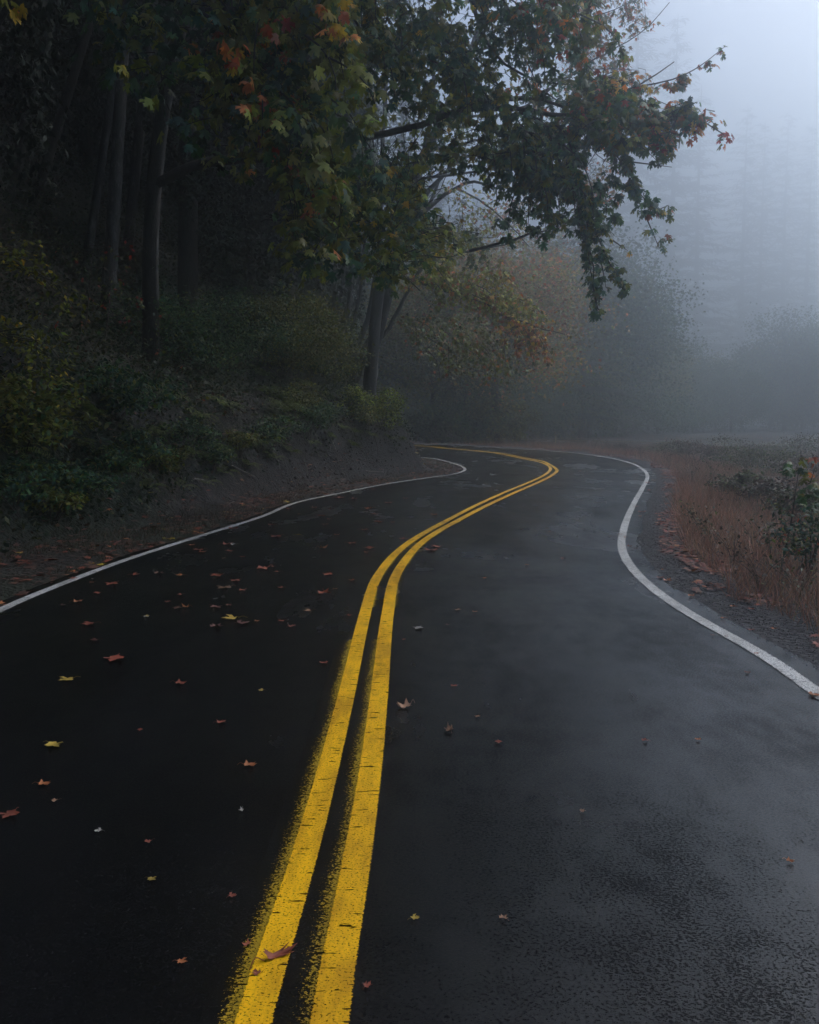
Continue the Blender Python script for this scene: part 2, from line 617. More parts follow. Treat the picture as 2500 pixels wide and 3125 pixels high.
YL = [(769, 3125), (850, 2883), (928, 2622), (999, 2361), (1063, 2100), (1097, 1946), (1117, 1865), (1140, 1784), (1164, 1743), (1195, 1703), (1241, 1662), (1304, 1622), (1381, 1581), (1458.6, 1540.6), (1548, 1500), (1602, 1478), (1659, 1452), (1680, 1433), (1669.5, 1419), (1640, 1409), (1572, 1395), (1515, 1384), (1455, 1377), (1360, 1369), (1270, 1361)]
YR = [(1002, 3125), (1046, 2883), (1091, 2622), (1130, 2361), (1160, 2100), (1174, 1946), (1185, 1865), (1198, 1784), (1216, 1743), (1243, 1703), (1281, 1662), (1338, 1622), (1414, 1581), (1492, 1540.6), (1580, 1500), (1631, 1478), (1682, 1453), (1699, 1433), (1687, 1419), (1659, 1409)]
WL = [(0, 1863), (113, 1814), (226, 1769), (354, 1720), (490, 1675), (603, 1639), (678, 1616), (806, 1575), (904, 1534), (1040, 1505.5), (1168, 1479), (1281, 1462), (1339, 1454), (1395, 1445), (1419, 1435), (1409, 1423), (1374, 1411.5), (1336, 1402), (1290, 1396.5)]
WR = [(2500, 2123), (2435, 2071), (2330, 1998), (2242, 1951), (2137, 1894), (2049, 1839), (1976, 1784), (1923, 1727), (1897, 1675), (1900, 1633), (1913, 1586), (1936.5, 1534), (1960, 1492), (1976, 1456), (1965, 1435), (1934, 1416.5), (1876, 1401), (1798, 1388), (1704, 1378), (1621, 1372), (1496, 1365), (1374, 1357), (1270, 1355.5)]


def ground_line(px, near, far, step=0.25, it=3):
    P = [on_road(*p) for p in px]
    return smooth_line(np.array(near + P + far), step, it)


L_YL = ground_line(YL, [(-0.36, -6.0), (-0.37, 0.0)], [(-4, 48.0), (-12, 51.5), (-30, 58)], 0.2, 4)
yr_far = L_YL[L_YL[:, 1] > 36.5]
# past the bend the right stripe runs 0.2 m outside the left one
tg = np.gradient(L_YL, axis=0); tg /= np.linalg.norm(tg, axis=1)[:, None]
off = L_YL + np.stack([tg[:, 1], -tg[:, 0]], 1) * 0.21
YR0 = np.array([on_road(*p) for p in YR])
i_j = np.argmin(np.linalg.norm(off - YR0[-2], axis=1)) + 8
L_YR = smooth_line(np.vstack([[(-0.17, -6.0), (-0.17, 0.0)], YR0[:-2], off[i_j::6]]), 0.2, 4)
L_WL = ground_line(WL, [(-3.25, -6.0), (-3.3, 3.0)], [(-3.5, 40.0), (-12, 45.5), (-30, 52)], 0.25, 4)
L_WR = ground_line(WR, [(2.35, -6.0), (2.33, 3.0)], [(-4, 52.0), (-12, 56.0), (-30, 63)], 0.25, 4)

# second stretch of road, beyond the bend
SEC = smooth_line([(-45, 86), (-20, 83), (0.5, 76), (5.6, 68.6), (15.9, 56), (22.6, 51.5), (33, 46), (55, 38)], 1.0, 3)
Z2 = 0.2

LEFT_POLY = np.vstack([L_WL, [(-430, 60), (-430, -60), (-3.25, -60)]])
RIGHT_POLY = np.vstack([L_WR, [(-430, 63), (-430, 690), (430, 690), (430, -60), (2.35, -60)]])
WLc = L_WL[::3]; WRc = L_WR[::3]; SECc = SEC[::2]
HILL = [(-430, 60), (-80, 80), (-20, 94), (5, 86), (13, 80), (20, 92), (30, 125), (48, 175), (90, 250), (260, 420), (430, 600)]


def height(X, Y):
    X = np.asarray(X, float); Y = np.asarray(Y, float)
    zr = road_z(Y) * np.where(Y < 300, 1, 1)
    inL = in_poly(X, Y, LEFT_POLY)
    inR = in_poly(X, Y, RIGHT_POLY)
    dl = dist_poly(X, Y, WLc); dr = dist_poly(X, Y, WRc)
    # left: litter strip, cut bank, wooded slope
    w = 1.15 + 0.45 * (fbm(X * 0.5, Y * 0.5, 3) - 0.5) + 0.7 * sstep(20, 6, Y)
    cut = 1.55 + 0.8 * (fbm(X * 0.3, Y * 0.3, 9) - 0.5)
    zl = cut * sstep(w, w + 1.5 - 0.6 * sstep(18, 26, Y), dl) + 0.62 * np.clip(dl - w - 1.0, 0, 3) + 0.95 * np.clip(dl - w - 4.0, 0, 90)
    zl = zl + (fbm(X * 0.9, Y * 0.9, 5) - 0.5) * 0.5 * sstep(w, w + 2.0, dl) + (fbm(X * 4, Y * 4, 6) - 0.5) * 0.34 * sstep(w - 0.2, w + 0.6, dl)
    # right: gravel edge, rough verge, flat ground that reaches the second road, far hill
    zv = -0.08 * np.clip(dr - 1.0, 0, 5) + (fbm(X * 0.8, Y * 0.8, 15) - 0.45) * 0.35 * sstep(0.9, 3.0, dr)
    d2 = dist_poly(X, Y, SECc)
    base = (road_z(np.minimum(Y, 44)) + zv)
    k = sstep(8, 4.2, d2)
    fl = sstep(46, 60, Y + X * 0.3)
    base = base * (1 - fl) + (Z2 - 0.25 + (fbm(X * 0.3, Y * 0.3, 33) - 0.5) * 0.5) * fl
    nr = sstep(3.2, 0.7, dr)
    base = base * (1 - nr) + road_z(np.minimum(Y, 62)) * nr
    zR = base * (1 - k) + (Z2 - 0.03) * k
    dh = dist_poly(X, Y, HILL)
    beyond = in_poly(X, Y, HILL + [(430, 1000), (-430, 1000)])
    hl = np.where(beyond, 0.46 * dh * sstep(0, 18, dh), 0)
    hl = np.minimum(hl, 60 + 0.08 * hl)
    hl = hl * (1 - 0.55 * sstep(60, 240, X))
    zR = zR + hl + (fbm(X * 0.05, Y * 0.05, 21) - 0.5) * 10 * sstep(5, 60, np.where(beyond, dh, 0))
    z = np.where(inL, zr + zl, np.where(inR, zR, zr - 0.02))
    z = z - 0.02 * np.where(inL | inR, sstep(0.6, 0.2, np.minimum(dl, dr)), 0)
    return z


def h1(x, y):
    return float(height(np.array([x]), np.array([y]))[0])


# terrain sheet (graded grid)
def axis(segs):
    out = []
    for a, b, st in segs:
        out += list(np.arange(a, b, st))
    return np.array(out + [segs[-1][1]])


gx = axis([(-420, -120, 20), (-120, -40, 5), (-40, -16, 1.0), (-16, -9, 0.3), (-9, 4, 0.17), (4, 14, 0.3), (14, 40, 1.0), (40, 120, 5), (120, 420, 20)])
gy = axis([(-50, -8, 3), (-8, 4, 1.0), (4, 14, 0.3), (14, 46, 0.18), (46, 52, 0.4), (52, 130, 1.5), (130, 260, 6), (260, 680, 20)])
GX, GY = np.meshgrid(gx, gy)
GZ = height(GX, GY)
nx, ny = len(gx), len(gy)
idx = np.arange(nx * ny).reshape(ny, nx)
quads = np.stack([idx[:-1, :-1].ravel(), idx[:-1, 1:].ravel(), idx[1:, 1:].ravel(), idx[1:, :-1].ravel()], 1)
fx, fy = GX.ravel(), GY.ravel()
dr = dist_poly(fx, fy, WRc); dl = dist_poly(fx, fy, WLc)
inLf = in_poly(fx, fy, LEFT_POLY)
gcol = np.empty((len(fx), 3)); gcol[:] = (0.022, 0.015, 0.011)
n_ = fbm(fx * 0.7, fy * 0.7, 41)[:, None]
gcol = gcol * (0.7 + 0.6 * n_)
mossy = sstep(0.48, 0.62, fbm(fx * 0.35, fy * 0.35, 51))[:, None]
gcol = gcol * (1 - mossy) + np.array((0.018, 0.024, 0.010)) * mossy
earth = (inLf & (dl > 1.1) & (dl < 3.0) & (fy > 17))[:, None] * 1.0
gcol = gcol * (1 - earth) + np.array((0.011, 0.0082, 0.0082)) * earth
grav = ((~inLf) & (dr < 0.85 + 0.5 * (fbm(fx * 1.3, fy * 1.3, 61) - 0.5)) & (fy < 60))[:, None] * 1.0
gcol = gcol * (1 - grav) + np.array((0.042, 0.042, 0.046)) * grav
V = np.stack([fx, fy, GZ.ravel()], 1)
ground = mesh_np('ground', V, quads, M_GND, None, gcol, smooth=True)
tag(ground, kind='structure')


# ------------------------------------------------------------------ road surface
def fill(loop, zf, step, name, mat, parent=None):
    loop = np.array(loop)
    lo, hi = loop.min(0), loop.max(0)
    gxx, gyy = np.meshgrid(np.arange(lo[0], hi[0], step), np.arange(lo[1], hi[1], step))
    px, py = gxx.ravel(), gyy.ravel()
    ok = in_poly(px, py, loop) & (dist_poly(px, py, loop) > step * 0.4)
    pts = [Vector(p) for p in loop] + [Vector(p) for p in zip(px[ok], py[ok])]
    n = len(loop)
    vs, es, fs, _, _, _ = delaunay_2d_cdt(pts, [(i, (i + 1) % n) for i in range(n)], [], 1, 1e-5)
    A = np.array([(v.x, v.y) for v in vs])
    z = zf(A[:, 0], A[:, 1])
    return mesh_np(name, np.c_[A, z], np.array([f[:] for f in fs]), mat, parent, smooth=True)


def offset_line(L, d):
    g = np.gradient(L, axis=0); g /= np.linalg.norm(g, axis=1)[:, None]
    return L + np.stack([-g[:, 1], g[:, 0]], 1) * np.asarray(d).reshape(-1, 1)


lw = 0.16 + 0.10 * (fbm(L_WL[:, 0] * 2, L_WL[:, 1] * 2, 71) - 0.3)
rw = 0.24 + 0.20 * (fbm(L_WR[:, 0] * 1.1, L_WR[:, 1] * 1.1, 81) - 0.5)
edgeL = offset_line(L_WL, lw)[::2]
edgeR = offset_line(L_WR, -rw)[::2]
loop = np.vstack([edgeR, edgeL[::-1]])
road = fill(loop, lambda x, y: road_z(y), 1.0, 'road', M_ASPH)
tag(road, kind='structure')


def stripe(L, w, z, name, mat, parent, off0=0.0, zf=None, wob=0.0, sel=None):
    """painted stripe; u runs 0 (left edge) .. 1 (right edge)"""
    if sel is not None:
        L = L[(L[:, 1] > sel[0]) & (L[:, 1] < sel[1])]
    n = len(L)
    wl = w / 2 * (1 + wob * (rng.random(n) - 0.5))
    a = offset_line(L, off0 + wl); b = offset_line(L, off0 - wl)
    zz = (zf or (lambda x, y: road_z(y)))
    V = np.vstack([np.c_[a, zz(a[:, 0], a[:, 1]) + z], np.c_[b, zz(b[:, 0], b[:, 1]) + z]])
    s = np.arange(n) * 0.2
    uv = np.vstack([np.c_[np.zeros(n), s], np.c_[np.ones(n), s]])
    q = np.array([(i, n + i, n + i + 1, i + 1) for i in range(n - 1)])
    return mesh_np(name, V, q, mat, parent, uv=uv)


stripe(L_YL, 0.103, 0.008, 'centre_line', M_YEL, road, wob=0.03)
stripe(L_YR, 0.108, 0.008, 'centre_line', M_YEL, road, wob=0.03)
o = stripe(L_YL, 0.10, 0.004, 'faded_centre_line', M_YOLD, road, 0.095, sel=(-5, 6.9)); o['label'] = 'worn older yellow paint showing beside the left stripe'
o = stripe(L_YR, 0.10, 0.004, 'faded_centre_line', M_YOLD, road, 0.095, sel=(-5, 6.9)); o['label'] = 'worn older yellow paint showing between the stripes'
for L_ in (L_YL, L_YR):
    LL = L_[(L_[:, 1] > 8.0) & (L_[:, 1] < 15)][::-1]
    o = stripe(LL, 0.06, 0.004, 'faded_centre_line', M_YOLD, road, 0.07)
    o['label'] = 'worn older yellow paint on the right side in the near bend'
stripe(L_WL, 0.115, 0.006, 'edge_line', M_WHT, road, wob=0.10)
stripe(L_WR, 0.125, 0.006, 'edge_line', M_WHT, road, wob=0.06)

# second road
sl = offset_line(SEC, 3.9); sr = offset_line(SEC, -3.9)
road2 = fill(np.vstack([sl, sr[::-1]])[::2], lambda x, y: np.full(x.shape, Z2 + 0.01), 3.0, 'road', M_ASPH)
tag(road2, kind='structure')
z2f = lambda x, y: np.full(x.shape, Z2 + 0.01)
stripe(SEC, 0.20, 0.012, 'centre_line', M_YEL, road2, zf=z2f)
stripe(SEC, 0.14, 0.012, 'edge_line', M_WHT, road2, 3.4, zf=z2f)
stripe(SEC, 0.14, 0.012, 'edge_line', M_WHT, road2, -3.4, zf=z2f)
# ------------------------------------------------------------------ finding the ground in the photo
def hit(x, y, tmax=140.0):
    """where the sight line of note pixel (x, y) meets the ground"""
    r = ray(x * S, y * S)
    t = np.concatenate([np.arange(2.0, 40, 0.06), np.arange(40, tmax, 0.3)])
    P = r[None] * t[:, None] + np.array([0, 0, EYE])
    below = P[:, 2] < height(P[:, 0], P[:, 1])
    if not below.any():
        return None
    i = int(np.argmax(below))
    return np.array([P[i, 0], P[i, 1], h1(P[i, 0], P[i, 1])])


def proj(P):
    """world point(s) -> note pixels and distance"""
    P = np.atleast_2d(P)
    d = P - np.array([0, 0, EYE])
    f = d[:, 1] * math.cos(TH) - d[:, 2] * math.sin(TH)
    u = d[:, 1] * math.sin(TH) + d[:, 2] * math.cos(TH)
    return (CX + F * d[:, 0] / f) / S, (CY - F * u / f) / S, f


def base_at(x, Y):
    """ground point in the photo column x, Y metres ahead"""
    X = (x * S - CX) / F * Y
    return np.array([X, Y, h1(X, Y)])


def rand_in_poly(poly, n):
    poly = np.array(poly, float)
    lo, hi = poly.min(0), poly.max(0)
    out = np.empty((0, 2))
    while len(out) < n:
        q = rng.uniform(lo, hi, (n * 3, 2))
        out = np.vstack([out, q[in_poly(q[:, 0], q[:, 1], poly)]])
    return out[:n]


ORD = ['first', 'second', 'third', 'fourth', 'fifth', 'sixth', 'seventh', 'eighth', 'ninth', 'tenth', 'eleventh', 'twelfth',
       'thirteenth', 'fourteenth', 'fifteenth', 'sixteenth', 'seventeenth', 'eighteenth', 'nineteenth']
for ten, tenth in (('twenty', 'twentieth'), ('thirty', 'thirtieth'), ('forty', 'fortieth'), ('fifty', 'fiftieth'), ('sixty', 'sixtieth'), ('seventy', 'seventieth'), ('eighty', 'eightieth'), ('ninety', 'ninetieth')):
    ORD += [tenth] + [ten + '-' + w for w in ORD[:9]]


# ------------------------------------------------------------------ maples that hang over the road
class Tree:
    def __init__(s, name, label, base, group=None, cat='tree'):
        s.root = empty(name, base)
        tag(s.root, label, cat, group)
        s.trunk = MB(); s.limbs = []; s.paths = []
        s.P = []; s.sz = []; s.M = []; s.C = []
        s.twig = MB()
        s.tmpl = MAPLE_S

    def bole(s, pts, r0, r1, sides=9):
        L = smooth_line(pts, 0.5)
        s.trunk.tube(L, r0, r1, sides, bump=0.12)
        s.paths.append(L)

    def limb(s, pts, r0, r1):
        L = smooth_line(pts, 0.35)
        L[1:-1] += rng.normal(0, 0.015, (len(L) - 2, 3))
        m = MB(); m.tube(L, r0, r1, 6, bump=0.1)
        s.limbs.append(m)
        s.paths.append(L)

    def cluster(s, c, n, r, size, pal, pitch=0.75, squash=0.8, twig=True):
        P = rng.normal(0, 1, (n, 3)); P /= np.linalg.norm(P, axis=1)[:, None] + 1e-6
        P *= (r * rng.random(n) ** 0.45)[:, None]
        P[:, 2] *= squash
        yaw = np.arctan2(P[:, 0], P[:, 1]) + rng.normal(0, 0.6, n)
        s.P.append(P + c); s.sz.append(size * rng.uniform(0.6, 1.2, n))
        s.M.append(orient(n, pitch, 0.35, yaw, 0.45)); s.C.append(palette(n, pal))
        if twig and s.paths:
            A = np.vstack(s.paths)
            d = np.linalg.norm(A - c, axis=1)
            q = A[np.argmin(d + 0.5 * np.maximum(0, c[2] - A[:, 2]))]
            v = q - c
            L = np.linalg.norm(v)
            lim = rng.uniform(0.35, 0.8)
            v = v / (L + 1e-6) + rng.normal(0, 0.45, 3)
            q = c + v / (np.linalg.norm(v) + 1e-6) * min(L, lim)
            mid = (c + q) / 2 + rng.normal(0, 0.06, 3) + np.array([0, 0, 0.06])
            s.twig.tube(np.array([q, mid, c]), 0.008, 0.003, 4)

    def fill(s, poly, n, d0, d1, k, r, size, pal, pitch=0.75, twig=True, dens=None):
        pts = rand_in_poly(poly, n)
        for x, y in pts:
            if dens is not None and rng.random() > dens(x, y):
                continue
            Y = rng.uniform(d0, d1)
            s.cluster(at(x, y, Y), max(3, int(rng.normal(k, k * 0.3))), r * rng.uniform(0.6, 1.3), size, pal(x, y) if callable(pal) else pal, pitch, twig=twig)

    def garland(s, pts, step, spread, k, r, size, pal, width=None):
        """leaves hanging along a drooping twig"""
        L = smooth_line(pts, step)
        s.limb_path(L)
        for p in L:
            w = spread
            c = p + rng.normal(0, 1, 3) * np.array([w, w, w * 0.5])
            s.cluster(c, max(3, int(rng.normal(k, k * 0.3))), r, size, pal, 0.9, twig=False)

    def sprays(s, poly, n, d0, d1, l0, l1, k, r, size, pal, drift=0.35):
        for x, y in rand_in_poly(poly, n):
            Y = rng.uniform(d0, d1); ln = rng.uniform(l0, l1); dx = rng.normal(drift, 0.25) * ln
            p = pal(x, y) if callable(pal) else pal
            s.garland(P3([(x, y, Y), (x + dx * 0.6, y + ln * 0.25, Y - 0.1), (x + dx * 0.95, y + ln * 0.62, Y - 0.15), (x + dx, y + ln, Y - 0.15)]), 0.2, 0.07, k, r, size, p)

    def limb_path(s, L):
        s.twig.tube(L, 0.016, 0.005, 5)
        s.paths.append(L)

    def finish(s, leafmat, barkmat, crown='crown'):
        if s.trunk.n: s.trunk.build('trunk', barkmat, s.root, smooth=True)
        for m in s.limbs: m.build('limb', barkmat, s.root, smooth=True)
        if s.P:
            V, T, C = leaves(np.vstack(s.P), np.concatenate(s.sz), np.vstack(s.M), np.vstack(s.C), s.tmpl)
            cr = mesh_np(crown, V, T, leafmat, s.root, C)
            if s.twig.n: s.twig.build('twigs', barkmat, cr)['kind'] = 'stuff'
        elif s.twig.n: s.twig.build('twigs', barkmat, s.root)


# -- the great maple whose limbs reach across to the right
b0 = base_at(322, 21.5)
mb = Tree('maple_tree', 'great bigleaf maple whose long dark limbs hang right across the road', b0)
mb.tmpl = MAPLE
mb.bole([b0 - (0, 0, 0.4), at(318, 520, 21.2), at(325, 385, 21), at(350, 200, 20.6), at(390, 0, 20.3), at(430, -300, 20), at(470, -600, 20)], 0.19, 0.09)
mb.limb(P3([(325, 388, 21), (400, 352, 20.5), (460, 338, 20.2), (590, 328, 19.8), (700, 302, 19.4), (800, 282, 19.2), (892, 262, 19), (950, 236, 18.8), (1010, 229, 18.6), (1100, 233, 18.3), (1180, 243, 18), (1260, 244, 17.8), (1350, 240, 17.6), (1430, 246, 17.4), (1478, 256, 17.3), (1500, 268, 17.2), (1526, 284, 17.2)]), 0.115, 0.008)
mb.limb(P3([(950, 238, 18.8), (990, 218, 18.9), (1060, 210, 19), (1140, 214, 19), (1210, 220, 19), (1290, 200, 19), (1360, 168, 19), (1420, 130, 19)]), 0.05, 0.008)
mb.limb(P3([(1095, 236, 18.3), (1145, 258, 18.1), (1178, 300, 18), (1198, 350, 17.9), (1218, 395, 17.8), (1232, 432, 17.7), (1242, 520, 17.6), (1250, 590, 17.5), (1260, 652, 17.5)]), 0.035, 0.006)
mb.limb(P3([(350, 200, 20.6), (470, 90, 20), (600, 30, 19.5), (760, -30, 19), (950, -60, 18.5), (1120, -40, 18.2), (1250, 0, 18)]), 0.09, 0.01)
mb.limb(P3([(700, -20, 19), (760, 60, 18.6), (790, 120, 18.4), (830, 190, 18)]), 0.04, 0.01)
mb.limb(P3([(980, -60, 18.5), (1010, 60, 18.5), (1060, 130, 18.4), (1130, 170, 18.2), (1220, 180, 18.1)]), 0.045, 0.008)
mb.limb(P3([(990, 528, 20), (1050, 512, 19.5), (1110, 494, 19), (1150, 486, 18.8)]), 0.035, 0.012)
B_G = [(4, (0.045, 0.12, 0.078)), (3.5, (0.08, 0.17, 0.06)), (1.6, OLIVE)]
B_O = [(3, (0.19, 0.20, 0.03)), (3, YGREEN), (2, GREEN), (0.3, YELLOW)]
B_TIP = [(4, GREEN), (3, OLIVE), (1.3, ORANGE), (1.2, RUST), (0.6, RED), (0.4, YELLOW)]
B_RED = [(2, RUST), (2, RED), (1.5, ORANGE), (1, OLIVE)]
SZ = 0.17


def palB(x, y):
    q = rng.random()
    if x > 1150 and y < 280:
        return B_TIP if q < 0.45 else (B_O if q < 0.6 else B_G)
    if x > 1000 and y < 150:
        return B_TIP if q < 0.3 else B_G
    if x < 880 and y > 350:
        return B_O if q < 0.75 else B_G
    if q < 0.012: return B_RED
    return B_G if q < 0.52 else B_O


# main crown, upper middle
mb.fill([(700, -40), (1240, -40), (1225, 60), (1190, 130), (1230, 190), (1230, 260), (1180, 320), (1120, 330), (1060, 300), (980, 330), (900, 300), (850, 235), (800, 170), (740, 130)], 190, 16.5, 22, 9, 0.42, SZ, palB)
# hanging sheet between the limb and the road
mb.fill([(1010, 300), (1130, 300), (1200, 330), (1235, 400), (1210, 470), (1185, 510), (1170, 522), (1145, 520), (1120, 478), (1080, 430), (1030, 380)], 16, 17, 19.5, 7, 0.28, SZ, B_G)
mb.sprays([(700, -60), (1240, -60), (1230, 120), (1225, 200), (1100, 250), (900, 240), (760, 120)], 56, 16.5, 21, 70, 130, 8, 0.17, SZ, palB)
mb.sprays([(1000, 250), (1180, 255), (1200, 330), (1060, 330)], 19, 17, 19, 80, 150, 8, 0.15, 0.155, B_G + [(1, OLIVE)])
mb.sprays([(1060, 350), (1190, 340), (1210, 400), (1110, 400)], 12, 17, 18.5, 80, 115, 8, 0.14, 0.155, B_G)
mb.fill([(840, 300), (960, 320), (1030, 300), (1060, 380), (1000, 350), (930, 330), (880, 360), (840, 430)], 45, 17, 21, 8, 0.38, SZ, palB)
# cluster column in front of the pale stems
mb.fill([(700, 340), (830, 330), (890, 400), (905, 480), (880, 530), (850, 560), (800, 610), (760, 570), (700, 520), (690, 420)], 190, 15.5, 20, 8, 0.32, 0.155, palB, twig=True)
mb.fill([(810, 440), (960, 470), (990, 520), (900, 570), (840, 600), (790, 560)], 40, 19, 23, 8, 0.3, 0.15, B_O)
# right-hand end of the limb
mb.fill([(1200, 195), (1290, 190), (1345, 205), (1365, 255), (1340, 300), (1280, 300), (1220, 300), (1190, 270)], 90, 16.8, 18.6, 8, 0.28, SZ, palB)
mb.fill([(1340, 225), (1375, 205), (1400, 250), (1372, 290), (1345, 300)], 26, 16.9, 18, 7, 0.22, SZ, B_TIP)
mb.fill([(1400, 215), (1450, 205), (1475, 235), (1466, 268), (1430, 262), (1405, 240)], 22, 17, 17.6, 7, 0.17, SZ, palB)
mb.fill([(1362, 260), (1410, 270), (1432, 300), (1410, 312), (1405, 335), (1378, 312)], 17, 17, 17.6, 7, 0.17, SZ, B_TIP)
mb.fill([(1240, 150), (1330, 168), (1350, 200), (1300, 215), (1230, 200)], 26, 17.5, 19.5, 7, 0.25, 0.16, palB)
for x, y, k in ((1410, 175, 12), (1440, 158, 14), (1432, 178, 9), (1338, 160, 9), (1345, 180, 7), (1360, 180, 5), (1500, 250, 3), (1513, 252, 3), (1530, 285, 7), (1526, 294, 4), (1465, 285, 4), (1470, 260, 5)):
    mb.cluster(at(x, y, 17.2 if y > 200 else 19), k, 0.12, 0.14, B_TIP if k != 7 else B_RED, twig=False)
mb.limb_path(smooth_line(P3([(1345, 182, 19), (1400, 172, 19), (1440, 158, 19), (1480, 135, 19.5), (1524, 100, 20)]), 0.3))
for x, y in ((1476, 138), (1494, 134), (1490, 128), (1523, 100), (1528, 108), (1500, 134)):
    mb.cluster(at(x, y, 19.6), 4, 0.09, 0.12, B_TIP, twig=False)
mb.limb_path(smooth_line(P3([(1320, 340, 17.5), (1370, 346, 17.5), (1415, 352, 17.5)]), 0.3))
# garlands
mb.garland(P3([(1205, 360, 17.9), (1225, 400, 17.8), (1250, 425, 17.7), (1270, 430, 17.7)]), 0.2, 0.12, 9, 0.17, 0.15, B_G)
for k in range(2):
    mb.garland(P3([(1236, 420, 17.7), (1238, 480, 17.7), (1240, 540, 17.6), (1247, 590, 17.6), (1258, 655 - k * 22, 17.5)]), 0.12, 0.045, 7, 0.10, 0.135, B_G)
mb.garland(P3([(1262, 425, 17.7), (1270, 395, 17.7), (1278, 440, 17.6), (1270, 470, 17.6)]), 0.15, 0.1, 8, 0.15, SZ, B_G)
for k in range(2):
    mb.garland(P3([(1252, 485, 17.6), (1268, 520, 17.6), (1280, 548, 17.5), (1296, 572, 17.5), (1314, 612 - k * 15, 17.4)]), 0.13, 0.04, 6, 0.09, 0.13, B_G + [(1, OLIVE)])
mb.garland(P3([(1262, 540, 17.6), (1270, 570, 17.6), (1276, 606, 17.6)]), 0.15, 0.06, 6, 0.1, 0.15, B_G)
for k in range(3):
    mb.garland(P3([(1262, 290, 17.6), (1290, 310, 17.5), (1308, 345, 17.5), (1330, 382, 17.5), (1350, 410, 17.4), (1372, 436 + k * 3, 17.4)]), 0.16, 0.10, 8, 0.13, 0.15, B_G)
mb.garland(P3([(1310, 300, 17.5), (1335, 300, 17.5), (1362, 318, 17.5), (1380, 335, 17.5)]), 0.2, 0.08, 8, 0.15, SZ, B_G)
mb.garland(P3([(1372, 436, 17.4), (1392, 440, 17.4), (1408, 432, 17.4)]), 0.2, 0.05, 6, 0.1, 0.14, B_TIP)
mb.garland(P3([(1355, 445, 17.4), (1366, 470, 17.4), (1378, 498, 17.4), (1388, 522, 17.4)]), 0.22, 0.07, 6, 0.10, 0.14, B_G + [(3, OLIVE), (1, RUST)])
mb.garland(P3([(1160, 300, 18), (1180, 340, 18), (1195, 400, 18)]), 0.2, 0.2, 8, 0.2, SZ, B_G)
mb.garland(P3([(1290, 506, 17.6), (1310, 520, 17.6), (1322, 528, 17.6)]), 0.4, 0.02, 2, 0.04, 0.1, B_O)
# the crown above the frame
mb.fill([(250, -1500), (1600, -1500), (1400, -300), (1290, -90), (250, -90)], 1300, 14, 24, 10, 0.6, 0.26, B_G, twig=False)
mb.finish(M_LEAF, M_BARK)

# -- nearer maple, upper left
b0 = base_at(-120, 15)
ma = Tree('maple_tree', 'nearest maple at upper left with large olive leaves and orange ones', b0)
ma.tmpl = MAPLE
ma.bole([b0 - (0, 0, 0.4), at(-110, 500, 14.8), at(-60, 100, 14.6), at(0, -300, 14.5), at(60, -700, 14.5)], 0.24, 0.09)
ma.limb(P3([(-75, 180, 14.6), (80, -60, 14.2), (250, -40, 14), (420, 20, 13.8), (540, 130, 13.8), (610, 220, 13.9), (640, 320, 14)]), 0.06, 0.01)
ma.limb(P3([(420, 20, 13.8), (560, 20, 13.6), (680, 40, 13.6), (720, 80, 13.6)]), 0.03, 0.01)
ma.limb(P3([(540, 130, 13.8), (620, 180, 13.8), (680, 230, 13.9), (690, 320, 14)]), 0.03, 0.01)
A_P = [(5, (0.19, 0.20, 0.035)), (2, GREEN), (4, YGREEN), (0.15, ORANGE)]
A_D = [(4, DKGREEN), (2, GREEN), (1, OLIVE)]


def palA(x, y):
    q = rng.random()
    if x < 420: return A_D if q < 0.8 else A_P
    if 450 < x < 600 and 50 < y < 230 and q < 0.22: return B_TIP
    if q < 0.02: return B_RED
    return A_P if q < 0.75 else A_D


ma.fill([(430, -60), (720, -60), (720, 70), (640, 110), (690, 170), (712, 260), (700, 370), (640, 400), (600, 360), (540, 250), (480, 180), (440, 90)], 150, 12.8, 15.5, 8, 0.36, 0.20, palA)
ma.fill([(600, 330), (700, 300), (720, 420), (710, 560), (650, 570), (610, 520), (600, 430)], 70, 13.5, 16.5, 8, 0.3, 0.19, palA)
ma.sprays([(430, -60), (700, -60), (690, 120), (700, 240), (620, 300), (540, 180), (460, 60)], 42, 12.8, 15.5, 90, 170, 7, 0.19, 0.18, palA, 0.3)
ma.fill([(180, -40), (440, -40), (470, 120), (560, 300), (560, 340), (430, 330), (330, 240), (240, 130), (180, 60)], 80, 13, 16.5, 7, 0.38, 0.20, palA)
for x, y, k, p in ((248, 132, 3, [(1, YELLOW), (1, (0.35, 0.3, 0.03))]), (317, 200, 3, [(1, YGREEN)]), (522, 228, 5, [(1, ORANGE), (2, YGREEN)]), (690, 55, 6, [(2, YELLOW), (1, ORANGE)]), (722, 62, 6, [(2, YELLOW), (2, ORANGE)]),
                   (672, 22, 5, [(2, ORANGE), (1, YELLOW)]), (738, 70, 4, [(1, ORANGE), (2, YELLOW)]), (725, 5, 4, [(1, YELLOW)]), (735, 20, 3, [(1, RUST)]), (505, 100, 4, [(1, ORANGE), (1, YELLOW)]), (490, 130, 4, [(1, RUST), (1, YELLOW)]),
                   (30, 12, 4, [(2, YELLOW), (1, ORANGE), (1, OLIVE)]), (12, 5, 3, [(1, YGREEN)]), (520, 170, 4, [(1, ORANGE)]), (390, 130, 3, [(1, YGREEN)]), (575, 60, 3, [(1, RUST)]), (590, 40, 3, [(1, RED), (1, ORANGE)]), (465, 90, 4, [(1, ORANGE)])):
    ma.cluster(at(x, y, 12.3), k, 0.09, 0.17, p, 1.0, twig=False)
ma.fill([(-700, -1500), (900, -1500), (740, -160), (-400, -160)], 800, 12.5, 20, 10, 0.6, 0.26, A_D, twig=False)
ma.finish(M_LEAF, M_BARK)

